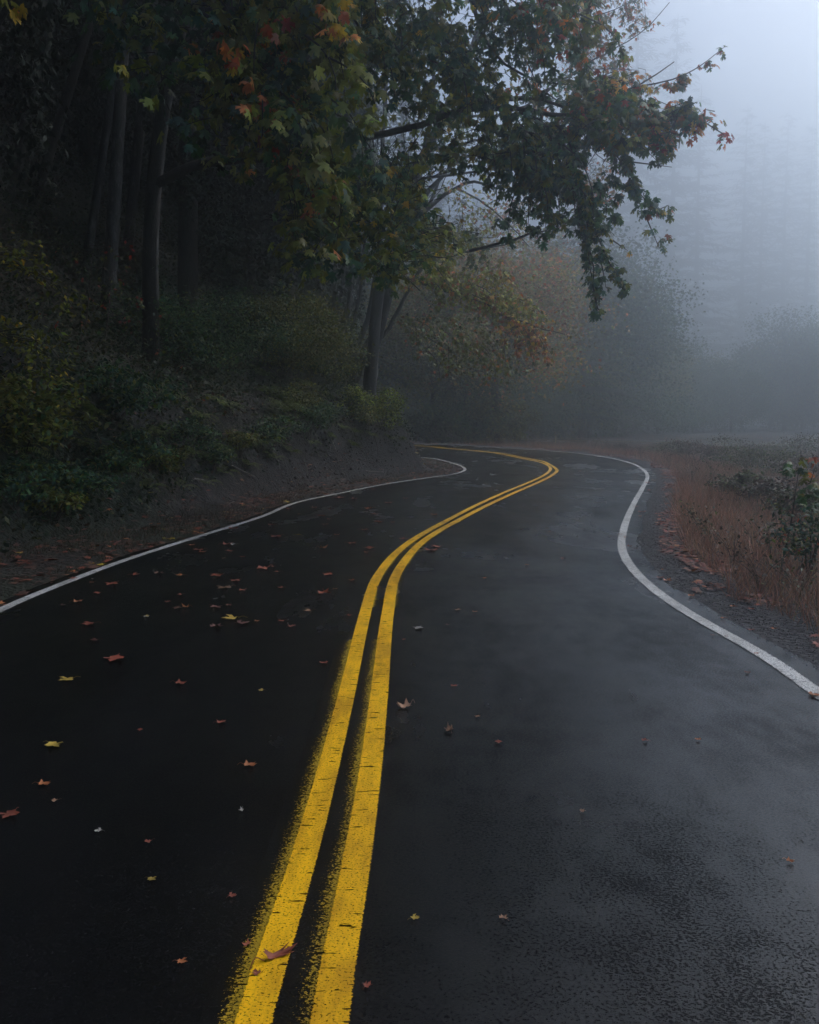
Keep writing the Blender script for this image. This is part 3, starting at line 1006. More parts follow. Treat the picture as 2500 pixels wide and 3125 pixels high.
# -- paler, foggier maple behind, upper right
b0 = base_at(775, 33)
mc = Tree('maple_tree', 'thin-leaved maple fading into fog behind the great maple, upper right', b0)
mc.bole([b0 - (0, 0, 0.4), at(800, 600, 33), at(850, 420, 33), at(930, 250, 32.8), at(1010, 60, 32), at(1080, -250, 32)], 0.22, 0.08)
C_P = [(3, (0.26, 0.22, 0.07)), (2, ORANGE), (2, (0.36, 0.22, 0.07)), (1.5, GREEN), (1, RUST)]
for pts in ([(990, 110, 32.3), (1100, 80, 31), (1200, 50, 30), (1280, 25, 29.5), (1345, -2, 29)],
            [(930, 250, 32.8), (1080, 235, 31), (1210, 150, 30), (1290, 105, 29), (1360, 60, 28.5), (1410, 5, 28)],
            [(950, 210, 32.6), (1120, 200, 31), (1220, 150, 30), (1300, 145, 29), (1345, 148, 28.6)],
            [(900, 320, 32.8), (1080, 280, 31), (1200, 260, 30.5), (1260, 330, 30), (1300, 350, 30)],
            [(870, 380, 33), (1080, 350, 31.5), (1190, 330, 31), (1250, 350, 30.5)]):
    L = P3(pts)
    mc.limb(L, 0.05, 0.008)
mc.fill([(1180, -30), (1330, -30), (1340, 20), (1260, 60), (1290, 100), (1240, 120), (1180, 110)], 90, 28, 32, 9, 0.32, 0.15, C_P)
mc.fill([(1180, 90), (1290, 60), (1330, 90), (1310, 170), (1230, 190), (1180, 200)], 60, 28.5, 31.5, 8, 0.3, 0.15, C_P)
mc.fill([(1290, 20), (1350, 20), (1370, 60), (1330, 80), (1300, 60)], 16, 28.5, 29.5, 7, 0.25, 0.15, C_P)
mc.fill([(1180, 330), (1290, 330), (1310, 420), (1250, 440), (1180, 400)], 55, 29, 32, 8, 0.3, 0.14, C_P)
mc.fill([(1290, 150), (1350, 150), (1400, 190), (1330, 215), (1280, 190)], 22, 28.5, 29.5, 7, 0.25, 0.14, C_P)
for x, y in ((1352, 50), (1372, 58), (1387, 50), (1361, 40), (1342, 20), (1322, 5), (1398, 178), (1370, 180), (1385, 190)):
    mc.cluster(at(x, y, 28.5), 5, 0.14, 0.13, C_P, twig=False)
mc.fill([(1000, -400), (1350, -400), (1330, -20), (1000, -20)], 120, 28, 36, 9, 0.6, 0.24, C_P, twig=False)
mc.finish(M_LEAF_FAR, M_BARK)

# -- multi-stemmed maple on the bank nose, yellow limb leaning over the bend
b0 = base_at(768, 35.5)
md = Tree('maple_tree', 'many-stemmed maple on the bank nose with a yellow-leaved limb over the bend', b0)
bx, by_, bz = b0
md.bole([b0 - (0, 0, 0.5), at(779, 768, 35.3), at(800, 696, 35), at(818, 624, 34.8), at(830, 581, 34.6), at(856, 511, 34.4), at(873, 468, 34.2)], 0.20, 0.13)
md.limb(P3([(873, 468, 34.2), (876, 420, 34), (890, 331, 34), (905, 250, 34), (915, 130, 34)]), 0.13, 0.05)
md.limb(P3([(873, 468, 34.2), (890, 420, 33.8), (918, 386, 33.4), (950, 350, 33), (980, 331, 32.6), (1010, 322, 32.3)]), 0.12, 0.03)
md.limb(P3([(873, 468, 34.2), (912, 430, 33.8), (960, 395, 33.2), (1001, 383, 32.8), (1040, 400, 32)]), 0.09, 0.03)
md.limb(P3([(875, 465, 34.2), (900, 440, 34.4), (925, 375, 34.6), (935, 300, 34.8)]), 0.08, 0.03)
md.limb(P3([(960, 395, 33.2), (1015, 425, 32), (1060, 462, 31), (1098, 500, 30.3), (1115, 520, 30)]), 0.035, 0.01)
md.limb(P3([(834, 580, 34.6), (880, 592, 33.5), (925, 608, 32.5), (985, 628, 31.5), (1030, 640, 31), (1062, 665, 30.5), (1110, 682, 30), (1150, 694, 29.7), (1190, 704, 29.5)]), 0.085, 0.012)
md.limb(P3([(905, 592, 33), (950, 540, 32.5), (1000, 528, 32), (1060, 515, 31), (1110, 496, 30.5), (1128, 488, 30.3)]), 0.045, 0.012)
for q in ([(700, 700), (705, 600), (712, 500), (716, 380)], [(722, 735), (734, 650), (742, 560), (750, 440)], [(735, 745), (752, 650), (765, 560), (772, 430)], [(748, 752), (775, 670), (788, 600), (800, 480), (806, 290), (812, 190), (822, 60)],
          [(757, 756), (790, 690), (802, 640), (815, 590)], [(712, 700), (722, 600), (728, 480)], [(742, 770), (700, 690), (672, 600), (655, 500)], [(764, 765), (812, 700), (846, 640), (888, 560), (930, 480)], [(750, 765), (728, 690), (700, 590), (690, 480)]):
    wd = 0.12 if len(q) > 5 else rng.uniform(0.09, 0.13)
    md.limb([b0 + (rng.uniform(-0.9, 0.1), 0, -0.3)] + P3([(x, y, 35.2) for x, y in q]), wd, wd * 0.55)
D_P = [(4, (0.34, 0.36, 0.04)), (3, (0.42, 0.36, 0.04)), (2, YGREEN), (1.2, ORANGE), (0.6, YELLOW), (0.4, RUST)]
D_O = [(3, ORANGE), (2, YELLOW), (2, OLIVE), (1, RUST)]
D_G = [(3, OLIVE), (3, GREEN), (1, YGREEN)]
md.sprays([(860, 585), (960, 575), (1050, 610), (1110, 655), (1040, 650), (940, 620)], 26, 29.8, 32, 25, 60, 9, 0.2, 0.16, D_P, 0.8)
md.sprays([(1050, 660), (1120, 680), (1140, 700), (1070, 690)], 10, 29.4, 30.3, 30, 70, 8, 0.16, 0.15, D_O, 0.2)
md.sprays([(860, 440), (980, 470), (1000, 500), (880, 520)], 14, 31, 34, 30, 60, 8, 0.2, 0.15, D_G, 0.6)
md.fill([(845, 600), (960, 625), (1060, 690), (1120, 740), (1110, 790), (1040, 825), (960, 800), (880, 760), (840, 690)], 55, 31.5, 36, 9, 0.3, 0.15, [(3, (0.22, 0.22, 0.035)), (2, OLIVE), (1, GREEN), (0.4, ORANGE)])
md.sprays([(860, 660), (1000, 680), (1090, 730), (900, 740)], 18, 31, 35, 40, 80, 8, 0.2, 0.15, [(3, YGREEN), (2, OLIVE), (0.5, ORANGE)], 0.4)
md.fill([(850, 460), (980, 440), (1100, 520), (1120, 620), (1000, 600), (880, 560)], 50, 31, 36, 9, 0.3, 0.15, D_P)
for i in range(2):
    md.garland(P3([(850, 590, 33.5), (925, 600, 32.5), (985, 610, 31.5), (1040, 628, 31), (1080, 650, 30.5), (1110, 665, 30)]), 0.28, 0.25, 10, 0.24, 0.17, D_P)
md.fill([(860, 550), (960, 520), (1000, 560), (1080, 580), (1110, 630), (1128, 660), (1100, 675), (1040, 640), (960, 610), (900, 595)], 60, 29.5, 31.5, 9, 0.26, 0.16, D_P)
md.fill([(1040, 660), (1100, 675), (1135, 690), (1130, 720), (1140, 745), (1115, 770), (1095, 730), (1060, 700)], 30, 29.3, 30.3, 8, 0.20, 0.15, D_O)
for x, y in ((1142, 658), (1150, 668), (1172, 655), (1165, 676), (1178, 690), (1200, 708), (1140, 690), (1155, 700), (1125, 740), (1118, 778), (1110, 785), (1162, 688)):
    md.cluster(at(x, y, 29.6), 4, 0.12, 0.12, D_O, twig=False)
md.fill([(940, 380), (1040, 400), (1100, 470), (1115, 530), (1060, 520), (1000, 480), (950, 440)], 50, 30.5, 33, 7, 0.28, 0.13, D_P)
md.fill([(880, 470), (980, 490), (960, 560), (880, 560)], 36, 31, 34, 7, 0.3, 0.14, D_G)
md.fill([(700, 250), (1000, 200), (1000, 330), (860, 380), (700, 420)], 90, 33, 37, 8, 0.4, 0.16, D_G, twig=False)
md.fill([(650, -300), (1050, -300), (1020, 100), (700, 100)], 120, 32, 38, 8, 0.6, 0.22, D_G, twig=False)
md.finish(M_LEAF_FAR, M_BARKP)


# ------------------------------------------------------------------ trees and shrubs grown from a recipe
def crown_mesh(name, R_, H, n, size, pal, tmpl, mat, clumps=40, hang=0.7, hollow=0.4, tight=1.0):
    """leaves in clumps through an uneven ellipsoid, base at z=0"""
    c = rng.normal(0, 1, (clumps, 3)); c /= np.linalg.norm(c, axis=1)[:, None]
    c *= (hollow + (1 - hollow) * rng.random(clumps) ** 0.5)[:, None]
    c = c * np.array([R_, R_, H / 2]) * rng.uniform(0.65, 1.15, (clumps, 1)) + np.array([0, 0, H / 2])
    k = rng.integers(0, clumps, n)
    P = c[k] + rng.normal(0, 1, (n, 3)) * np.array([0.20 * R_, 0.20 * R_, 0.10 * H]) * tight
    tone = rng.uniform(0.65, 1.35, clumps)[k][:, None]
    V, T, C = leaves(P, size * rng.uniform(0.6, 1.3, n), orient(n, hang, 0.5), palette(n, pal) * tone, tmpl)
    o = mesh_np(name, V, T, mat, None, C)
    me = o.data
    bpy.data.objects.remove(o)
    return me, c


def branch_mesh(name, c, H, trunk_h, r, mat, lean=0.0):
    m = MB()
    top = np.array([lean, 0, trunk_h + H * 0.75])
    L = smooth_line([(0, 0, -0.5), (lean * 0.2, 0.05, trunk_h * 0.5), (lean * 0.5, 0, trunk_h), top], 0.5)
    m.tube(L, r, r * 0.25, 7, bump=0.15)
    for q in c[:14]:
        e = q + np.array([0, 0, trunk_h])
        s = L[int(len(L) * rng.uniform(0.4, 0.85))]
        m.tube(smooth_line([s, (s + e) / 2 + (0, 0, 0.3), e], 0.5), r * 0.35, r * 0.08, 5)
    o = m.build(name, mat, None, smooth=True)
    me = o.data
    bpy.data.objects.remove(o)
    return me


def child(name, me, parent, loc=(0, 0, 0), rz=0.0, sc=1.0):
    o = bpy.data.objects.new(name, me)
    o.parent = parent
    o.location = loc
    o.rotation_euler = (0, 0, rz)
    o.scale = (sc, sc, sc) if not hasattr(sc, '__len__') else sc
    COL.objects.link(o)
    return o


def conifer_meshes(seed_i, H=1.0, bare=0.12):
    """fir of height 20: trunk mesh and foliage mesh"""
    H = 20.0
    m = MB()
    m.tube(smooth_line([(0, 0, -1.0), (0.05, 0, 6), (0, 0.05, 13), (0, 0, H)], 1.0), 0.26, 0.02, 7, bump=0.1)
    P = []; M_ = []; Sz = []
    z = H * bare
    while z < H - 0.2:
        f = 1 - z / H
        Lm = 0.35 + 3.9 * f ** 0.8
        nb = 5 if f > 0.15 else 4
        a0 = rng.uniform(0, 6.28)
        for b in range(nb):
            if rng.random() < 0.12: continue
            a = a0 + b * 6.283 / nb + rng.normal(0, 0.2)
            Lb = Lm * rng.uniform(0.5, 1.2)
            zj = rng.normal(0, 0.28)
            ca, sa = math.cos(a), math.sin(a)
            ns = max(4, int(Lb / 0.15))
            for i in range(ns):
                u = (i + 1) / ns
                r_ = Lb * u
                zz = z + zj + 0.25 * r_ * (0.6 if f < 0.3 else 0.15) - 0.10 * r_ * r_ * 0.5
                for sgn in (-1, 1):
                    P.append((ca * r_, sa * r_, zz + rng.normal(0, 0.04)))
                    yaw = math.atan2(ca, sa) + sgn * (0.9 - 0.5 * u) + rng.normal(0, 0.15)
                    M_.append((0.35 + rng.normal(0, 0.2), yaw))
                    Sz.append((0.36 + 0.34 * (1 - u) * f) * rng.uniform(0.6, 1.25))
            if f < 0.9:
                e = np.array([ca * Lb * 0.8, sa * Lb * 0.8, z + 0.02])
                m.tube(np.array([(0, 0, z), e]), 0.03, 0.008, 3)
        z += (0.42 + 0.25 * f) * rng.uniform(0.8, 1.2)
    P = np.array(P); M_ = np.array(M_); n = len(P)
    yw, pt = M_[:, 1], M_[:, 0]
    Y = np.stack([np.sin(yw) * np.cos(pt), np.cos(yw) * np.cos(pt), -np.sin(pt)], 1)
    X = np.stack([np.cos(yw), -np.sin(yw), np.zeros(n)], 1)
    Z = np.cross(X, Y)
    tm = (np.array([(-0.16, 0.05, -0.04), (0.16, 0.05, -0.04), (0.10, 0.6, -0.06), (0, 1.05, -0.1), (-0.10, 0.6, -0.06), (0, 0.3, 0.05)]),
          np.array([(0, 1, 5), (1, 2, 5), (2, 3, 5), (3, 4, 5), (4, 0, 5)]))
    V, T, C = leaves(P, np.array(Sz), np.stack([X, Y, Z], 2), palette(n, [(3, (0.018, 0.036, 0.022)), (1, (0.03, 0.05, 0.025))]), tm)
    o = mesh_np('crown', V, T, M_NEEDLE, None, C)
    cm = o.data; bpy.data.objects.remove(o)
    o = m.build('trunk', M_BARKD, None, smooth=True)
    tmh = o.data; bpy.data.objects.remove(o)
    return tmh, cm


FIRS = [conifer_meshes(i, bare=b) for i, b in enumerate((0.05, 0.08, 0.10))]
HIGHFIRS = [conifer_meshes(i, bare=b) for i, b in enumerate((0.32, 0.38))]


def fir(base, H, label, group, cat='tree', lib=FIRS, name='fir_tree', wide=1.0, k=None):
    t = empty(name, base)
    tag(t, label, cat, group)
    k = rng.integers(len(lib)) if k is None else k
    s = H / 20.0
    rz = rng.uniform(0, 6.28)
    child('trunk', lib[k][0], t, rz=rz, sc=(s * wide, s * wide, s))
    if base[1] < 45 and lib is FIRS: child('crown', DARKC[k % 2], t, (0, 0, H * 0.04), rz, (wide, wide, H / 15.0))
    else: child('crown', lib[k][1], t, rz=rz, sc=(s * wide, s * wide, s))
    return t


# -- firs in the fog: the tips the photo shows, then the hill behind them
for x, ytip, Y, wide, lab in ((1428, 28, 250, 1.15, 'tallest ghostly fir in the fog, its tip right of the great maple'),
                              (1345, -60, 240, 1.3, 'broad ghostly fir behind the thin maple, top right'),
                              (1262, -120, 225, 1.2, 'ghostly fir showing through the thin maple leaves'),
                              (1478, 180, 258, 1.2, 'smaller ghostly fir just right of the tallest one'),
                              (1575, 218, 280, 1.1, 'faint fir in fog right of the hanging leaf tips'),
                              (1612, 255, 288, 1.1, 'second faint fir right of the hanging leaf tips'),
                              (1662, 228, 300, 1.1, 'faint fir with a sharp tip near the right edge'),
                              (1712, 260, 305, 1.1, 'faint fir cut by the right edge of the photo')):
    top = at(x, ytip, Y)
    b = np.array([top[0], Y, h1(top[0], Y)])
    fir(b, top[2] - b[2], lab, 'ghostly firs in the fog', wide=wide * 0.8)

E_P = [(3, (0.46, 0.30, 0.06)), (1.2, ORANGE), (3, YGREEN), (0.4, RUST)]
G_P = [(3, GREEN), (2, DKGREEN), (1, OLIVE)]
Y_P = [(3, OLIVE), (2, YGREEN), (1.5, (0.3, 0.2, 0.04))]
LIB = {}
for key, pal in (('orange', E_P), ('green', G_P), ('yellow', Y_P)):
    LIB[key] = []
    for v in range(2):
        cm, c = crown_mesh('crown', 3.4, 7.5, 21000, 0.12, pal, MAPLE_S, M_LEAF_FAR, clumps=190, tight=0.5)
        LIB[key].append((cm, branch_mesh('trunk', c, 7.5, 1.6, 0.17, M_BARK, rng.uniform(-0.5, 0.5))))


DARKP = [(3, (0.016, 0.032, 0.018)), (1, (0.028, 0.040, 0.016))]
DARKC = [crown_mesh('crown', 2.3, 14.0, 26000, 0.17, DARKP, OVAL, M_NEEDLE, clumps=130, tight=0.42, hang=0.9)[0] for _ in range(2)]


def broadleaf(base, H, key, label, group, wide=1.0, name='broadleaf_tree'):
    t = empty(name, base)
    tag(t, label, 'tree', group)
    cm, tm = LIB[key][rng.integers(2)]
    s = H / 9.1
    rz = rng.uniform(0, 6.28)
    child('trunk', tm, t, rz=rz, sc=(s * wide, s * wide, s))
    child('crown', cm, t, (0, 0, 1.6 * s), rz, (s * wide, s * wide, s))
    return t


# -- trees round the outside of the bend, behind the many-stemmed maple
for x, Y, ytop, key, wide, lab in (
        (1050, 60, 450, 'orange', 1.2, 'rounded orange-leaved tree glowing dimly beyond the bend'),
        (900, 62, 560, 'yellow', 1.15, 'olive tree just right of the many stems, beyond the bend'),
        (985, 62, 620, 'green', 1.2, 'dark green drooping tree below the orange tree'),
        (1095, 80, 680, 'green', 1.3, 'low dark green tree at the right foot of the orange tree'),
        (1180, 92, 470, 'green', 1.3, 'foggy green tree right of the orange tree'),
        (1290, 96, 530, 'green', 1.2, 'foggy green tree under the hanging garlands'),
        (1385, 112, 725, 'yellow', 1.2, 'small pale tree in fog right of the garland tip'),
        (1140, 84, 650, 'green', 1.2, 'dim shrubby tree between the bend and the foggy wood'),
        (1240, 90, 700, 'yellow', 1.1, 'low foggy tree above the grass of the outer bend')):
    b = base_at(x, Y)
    top = at(x, ytop, Y)
    broadleaf(b, max(3.0, top[2] - b[2]), key, lab, 'leafy trees beyond the bend', wide)

for x, Y, yt, lab in ((690, 66, -200, 'tall dim fir behind the many stems, seen between the two maples, left one'), (765, 66, -150, 'tall dim fir behind the many stems, seen between the two maples, middle one'), (850, 90, -60, 'tall dim fir behind the many stems, seen between the two maples, right one')):
    b = base_at(x, Y); top = at(x, yt, Y)
    fir(b, top[2] - b[2], lab, 'tall firs between the two maples', wide=0.95)

for i, x in enumerate(range(1335, 1860, 34)):
    Y = rng.uniform(108, 165); xx = x + rng.uniform(-12, 12)
    Ht = rng.uniform(9, 21)
    broadleaf(base_at(xx, Y) - (0, 0, 0.17 * Ht), Ht, rng.choice(['green', 'yellow', 'green']), f'dim rounded tree low in the right-hand fog, {ORD[i]} from the left' if x < 1730 else 'dim rounded tree in fog just past the right edge', 'rounded trees low in the right-hand fog', 1.15)

# -- the wood on the hill across the second road
n_h = 0
cand = []
for _ in range(900):
    Y = rng.uniform(82, 330)
    x = rng.uniform(560, 1800)
    if x > 1330: continue
    X = (x * S - CX) / F * Y
    if in_poly(np.array([X]), np.array([Y]), HILL + [(430, 1000), (-430, 1000)])[0] or False:
        if all((X - c[0]) ** 2 + (Y - c[1]) ** 2 > (4.5 + Y * 0.018) ** 2 for c in cand):
            cand.append((X, Y))
cand = sorted(cand, key=lambda c: c[1])[:110]
ZONES = [(860, 'glimpsed through the left wood'), (1000, 'behind the many-stemmed maple'), (1150, 'above the rounded orange tree'), (1300, 'behind the hanging garlands'), (1500, 'in the fog right of the garlands'), (9999, 'in the fog near the right edge')]


def zone_name(X, Y):
    px = float(proj([(X, Y, 2.0)])[0][0])
    for k, (lim, nm) in enumerate(ZONES):
        if px < lim: return nm
    return ZONES[-1][1]


# between the two roads, left of the bend
for _ in range(500):
    X, Y = rng.uniform(-60, -2), rng.uniform(60, 92)
    if dist_poly([X], [Y], SECc)[0] > 6 and dist_poly([X], [Y], WRc)[0] > 5 and in_poly(np.array([X]), np.array([Y]), RIGHT_POLY)[0] and all((X - c[0]) ** 2 + (Y - c[1]) ** 2 > 4.2 ** 2 for c in cand):
        cand.append((X, Y))
cand.sort(key=lambda c: c[0] / c[1])
zc = {}
for X, Y in cand:
    b = (X, Y, h1(X, Y))
    leafy = rng.random() < (0.4 if 100 < Y < 140 else 0.1)
    kd = 'leafy tree' if leafy else 'dark fir'
    zn = zone_name(X, Y)
    i = zc.get((kd, zn), 0); zc[(kd, zn)] = i + 1
    if i >= 45: continue
    lab = f'blurred {kd} {zn}, {ORD[i]} from the left there'
    if leafy: broadleaf(b, rng.uniform(8, 14), rng.choice(['green', 'green', 'yellow']), lab, 'leafy trees of the foggy wood', 1.1)
    else: fir(b, rng.uniform(17, 27), lab, 'firs of the foggy wood', wide=1.15)

# -- dark wood on the left bank: trunks one can tell apart
TR = [  # x at base, distance, x at y=0 row, radius, bark, label
    (28, 24, 115, 0.13, 'd', 'slender dark trunk nearest the left edge'),
    (88, 26, 190, 0.12, 'd', 'thin dark trunk second from the left edge'),
    (185, 24, 262, 0.10, 'p', 'thin pale alder leaning right beside the thicker pale alder'),
    (232, 23, 268, 0.15, 'p', 'thicker pale grey alder with a bright right side'),
    (275, 27, 320, 0.14, 'p', 'dim speckled alder right of the thick pale alder'),
    (400, 25, 412, 0.24, 'd', 'broad dark straight trunk under the big maple limb'),
    (485, 30, 590, 0.09, 'p', 'thin pale alder leaning far right'),
    (530, 31, 575, 0.11, 'p', 'thin speckled alder behind the leaning pale one'),
    (560, 33, 570, 0.27, 'd', 'wide dark trunk left of the many-stemmed maple'),
    (612, 35, 640, 0.16, 'd', 'dark trunk between the wide one and the many stems'),
    (655, 38, 672, 0.13, 'd', 'slim dark trunk close left of the many stems'),
    (675, 44, 665, 0.12, 'd', 'far slim trunk seen between the many stems'),
    (140, 31, 165, 0.20, 'd', 'dark trunk deep in the wood at far left'),
    (345, 35, 360, 0.22, 'd', 'dark trunk deep in the wood behind the great maple'),
    (455, 38, 470, 0.18, 'd', 'dark trunk deep in the wood below the maple limb'),
]


def forest_tree(b, top, r, bark, lab, high=20.0):
    t = empty('alder_tree' if bark == 'p' else 'fir_tree', b)
    tag(t, lab, 'tree', 'trunks of the dark wood on the left bank')
    d = (top - b); d = d / max(d[2], 0.1)
    m = MB()
    L = smooth_line([b - (0, 0, 0.6), b + d * high * 0.3 + rng.normal(0, 0.08, 3), b + d * high * 0.6 + rng.normal(0, 0.1, 3), b + d * high], 0.8)
    m.tube(L, r * 1.15, r * 0.4, 9, bump=0.1)
    m.build('trunk', M_BARKP if bark == 'p' else M_BARKD, t, smooth=True)
    if bark != 'p':
        for _ in range(7):
            m = MB()
            q = L[rng.integers(3, len(L) - 4)]
            a = rng.uniform(0, 6.28); ln = rng.uniform(0.6, 1.8)
            m.tube(smooth_line([q, q + (math.cos(a) * ln * 0.6, math.sin(a) * ln * 0.6, 0.1), q + (math.cos(a) * ln, math.sin(a) * ln, -0.25)], 0.4), 0.025, 0.006, 4)
            m.build('dead_branch', M_BARKD, t)
        k = rng.integers(2)
        if b[1] < 45: child('crown', DARKC[k], t, tuple(d * 7.5), rng.uniform(0, 6.28), 1.0)
        else: child('crown', HIGHFIRS[k][1], t, (0, 0, 0), rng.uniform(0, 6.28), (1.0, 1.0, high / 20 * 1.05))
    else:
        cm = LIB['green'][rng.integers(2)][0]
        child('crown', cm, t, tuple(d * high * 0.52), rng.uniform(0, 6.28), (1.0, 1.0, 1.1))
    return t


for x, Y, xt, r, bark, lab in TR:
    b = base_at(x, Y)
    forest_tree(b, at(xt, 0, Y + 1.0), r, bark, lab)
cand = [(base_at(t[0], t[1])[0], t[1]) for t in TR]
nb = 0
wood = []
for _ in range(1500):
    Y = rng.uniform(19, 62); X = rng.uniform(-45, -3)
    px = (CX + F * X / Y) / S
    if px < -300 or px > 760 or (Y < 25 and px > 60): continue
    if not in_poly(np.array([X]), np.array([Y]), LEFT_POLY)[0] or dist_poly([X], [Y], WLc)[0] < 4.5: continue
    if all((X - c[0]) ** 2 + (Y - c[1]) ** 2 > 2.3 ** 2 for c in cand):
        cand.append((X, Y)); wood.append((px, X, Y))
for px, Y in ((400, 35), (440, 37), (480, 34), (520, 38), (555, 36), (590, 39), (625, 38), (660, 40), (300, 34), (345, 32), (250, 34), (200, 31)):
    X = (px * S - CX) / F * Y
    wood.append((px, X, Y))
wood.sort()
for i, (px, X, Y) in enumerate(wood):
    b = np.array([X, Y, h1(X, Y)])
    lab = f'dark fir crowded deep in the gloom of the left wood, {ORD[i]} from the left'
    if rng.random() < 0.25 and Y > 26:
        forest_tree(b, b + (rng.normal(0, 0.6), rng.normal(0, 0.4), 12), rng.uniform(0.1, 0.24), 'd', lab, rng.uniform(17, 24))
    else:
        fir(b, rng.uniform(11, 19), lab, 'firs crowding the left wood', wide=1.15)
# tall wood beside and behind the viewpoint keeps the left lane in the dark
for _ in range(400):
    Y = rng.uniform(-14, 17); X = rng.uniform(-22, -7.5)
    if all((X - c[0]) ** 2 + (Y - c[1]) ** 2 > 3.4 ** 2 for c in cand):
        px = (CX + F * X / max(Y, 0.1)) / S
        if Y > 4 and px > -330: continue
        cand.append((X, Y))
        b = np.array([X, Y, h1(X, Y)])
        fir(b, rng.uniform(15, 21), 'dark fir standing just outside the left edge of the view', 'firs left of the view', wide=1.0)


# ------------------------------------------------------------------ shrubs, ferns, undergrowth
def shrub(name, label, base, R_, H, n, size, pal, tmpl=OVAL, mat=M_LEAF, clumps=18, group=None, hang=0.3, stems=7):
    t = empty(name, base)
    tag(t, label, 'shrub' if 'sapling' not in name else 'sapling', group)
    cm, c = crown_mesh('foliage', R_, H, int(n * 2.2), size * 1.15, pal, tmpl, mat, clumps * 2, hang, 0.25, 0.7)
    child('foliage', cm, t, (0, 0, 0.1))
    m = MB()
    for q in c[:stems]:
        s0 = rng.normal(0, 0.06, 3) * (1, 1, 0)
        m.tube(smooth_line([s0 - (0, 0, 0.1), s0 * 0.5 + q * (0.4, 0.4, 0.55), q + (0, 0, 0.1)], 0.15), 0.014, 0.004, 4)
    o = m.build('stems', M_TWIG_DK, None)
    o.parent = t
    return t


M_TWIG_DK = plain_mat('twig_bark', (0.06, 0.045, 0.035), 0.7, 0.3)
SH_Y = [(3, (0.15, 0.15, 0.025)), (2, (0.22, 0.22, 0.03)), (1, GREEN)]
SH_G = [(3, GREEN), (2, DKGREEN), (1, OLIVE)]
SH_B = [(3, (0.32, 0.38, 0.04)), (2, OLIVE), (1, GREEN)]
for x, y, R_, H, n, sz, pal, lab in (
        (590, 800, 2.0, 2.1, 3600, 0.085, SH_Y, 'large olive shrub filling the bank top below the trunks'),
        (690, 810, 1.3, 1.2, 1600, 0.08, SH_Y, 'olive shrub at the left foot of the many-stemmed maple'),
        (520, 780, 1.6, 2.2, 2200, 0.085, SH_G, 'dark shrub left of the large olive shrub'),
        (430, 800, 1.6, 1.8, 1800, 0.08, SH_G, 'dim green shrub in the middle of the bank'),
        (330, 760, 1.5, 1.8, 1500, 0.09, SH_G, 'dim shrub below the great maple trunk'),
        (812, 905, 0.65, 1.15, 900, 0.075, SH_B, 'bright yellow-green bush on the very tip of the bank'),
        (742, 880, 0.55, 0.8, 520, 0.075, SH_B, 'small yellow-green bush left of the bank tip'),
        (800, 830, 0.9, 1.3, 900, 0.08, SH_Y, 'loose olive bush right of the maple stems'),
        (835, 800, 0.9, 1.8, 900, 0.09, [(2, OLIVE), (1, ORANGE), (2, GREEN)], 'bush with a few orange leaves behind the bank tip'),
        (240, 900, 1.1, 0.9, 900, 0.08, SH_G, 'low dark bush halfway down the left bank'),
        (60, 980, 0.9, 1.1, 900, 0.09, SH_Y, 'low olive bush on the bank at far left'),
        (160, 1060, 0.7, 0.5, 500, 0.07, SH_G, 'low ivy-dark bush above the left verge'),
        (30, 1080, 0.7, 0.6, 500, 0.07, SH_G, 'low green bush above the verge at the left edge')):
    p = hit(x, y)
    if p is None: p = base_at(x, 30)
    shrub('shrub', lab, p, R_, H, n, sz, pal, group='shrubs on the left bank')
for i, (x, y, R_, H) in enumerate(sorted([(230, 1010, 0.5, 0.45), (290, 985, 0.55, 0.5), (345, 1005, 0.45, 0.4), (400, 960, 0.6, 0.6), (450, 985, 0.45, 0.4), (500, 965, 0.5, 0.5), (545, 950, 0.55, 0.6), (600, 935, 0.55, 0.6), (650, 915, 0.6, 0.7), (690, 905, 0.5, 0.6), (775, 900, 0.5, 0.6), (845, 890, 0.5, 0.8), (110, 1100, 0.4, 0.35), (640, 880, 0.7, 0.8)])):
    p = hit(x, y)
    shrub('shrub', f'knee-high dim shrub clinging to the lower bank, {ORD[i]} from the left of these', p, R_, H, 420, 0.07, SH_G if i % 3 else SH_Y, group='low shrubs on the lower bank')
# overhanging yellow-green sapling at the left edge
for x, y, Y, lab in ((40, 575, 12.0, 'yellow-green sapling spray at the left edge, upper layer'), (70, 735, 12.5, 'yellow-green sapling spray at the left edge, lower layer')):
    top = at(x, y, Y)
    b = np.array([top[0] - 0.8, Y, h1(top[0] - 0.8, Y)])
    t = Tree('hazel_sapling', lab, b, 'hazel sprays at the left edge', 'sapling')
    t.tmpl = OVAL
    t.bole([b - (0, 0, 0.2), (b + top) / 2 + (-0.3, 0, 0.3), top + (-0.4, 0, 0.15)], 0.03, 0.01, 5)
    for k in range(5):
        e = top + np.array([0.1 + 0.13 * k, rng.uniform(-0.5, 0.5), 0.22 - 0.17 * k + rng.normal(0, 0.06)])
        t.limb([top + (-0.5, 0, 0.2), (top + e) / 2 + (0, 0, 0.15), e], 0.010, 0.003)
    A = np.vstack(t.paths[1:])
    for q in A[rng.integers(0, len(A), 75)]:
        t.cluster(q + rng.normal(0, 0.12, 3), 5, 0.13, 0.085, [(3, (0.22, 0.23, 0.03)), (1, OLIVE), (0.3, YELLOW)], 0.5, twig=False)
    t.finish(M_LEAF, M_TWIG_DK)
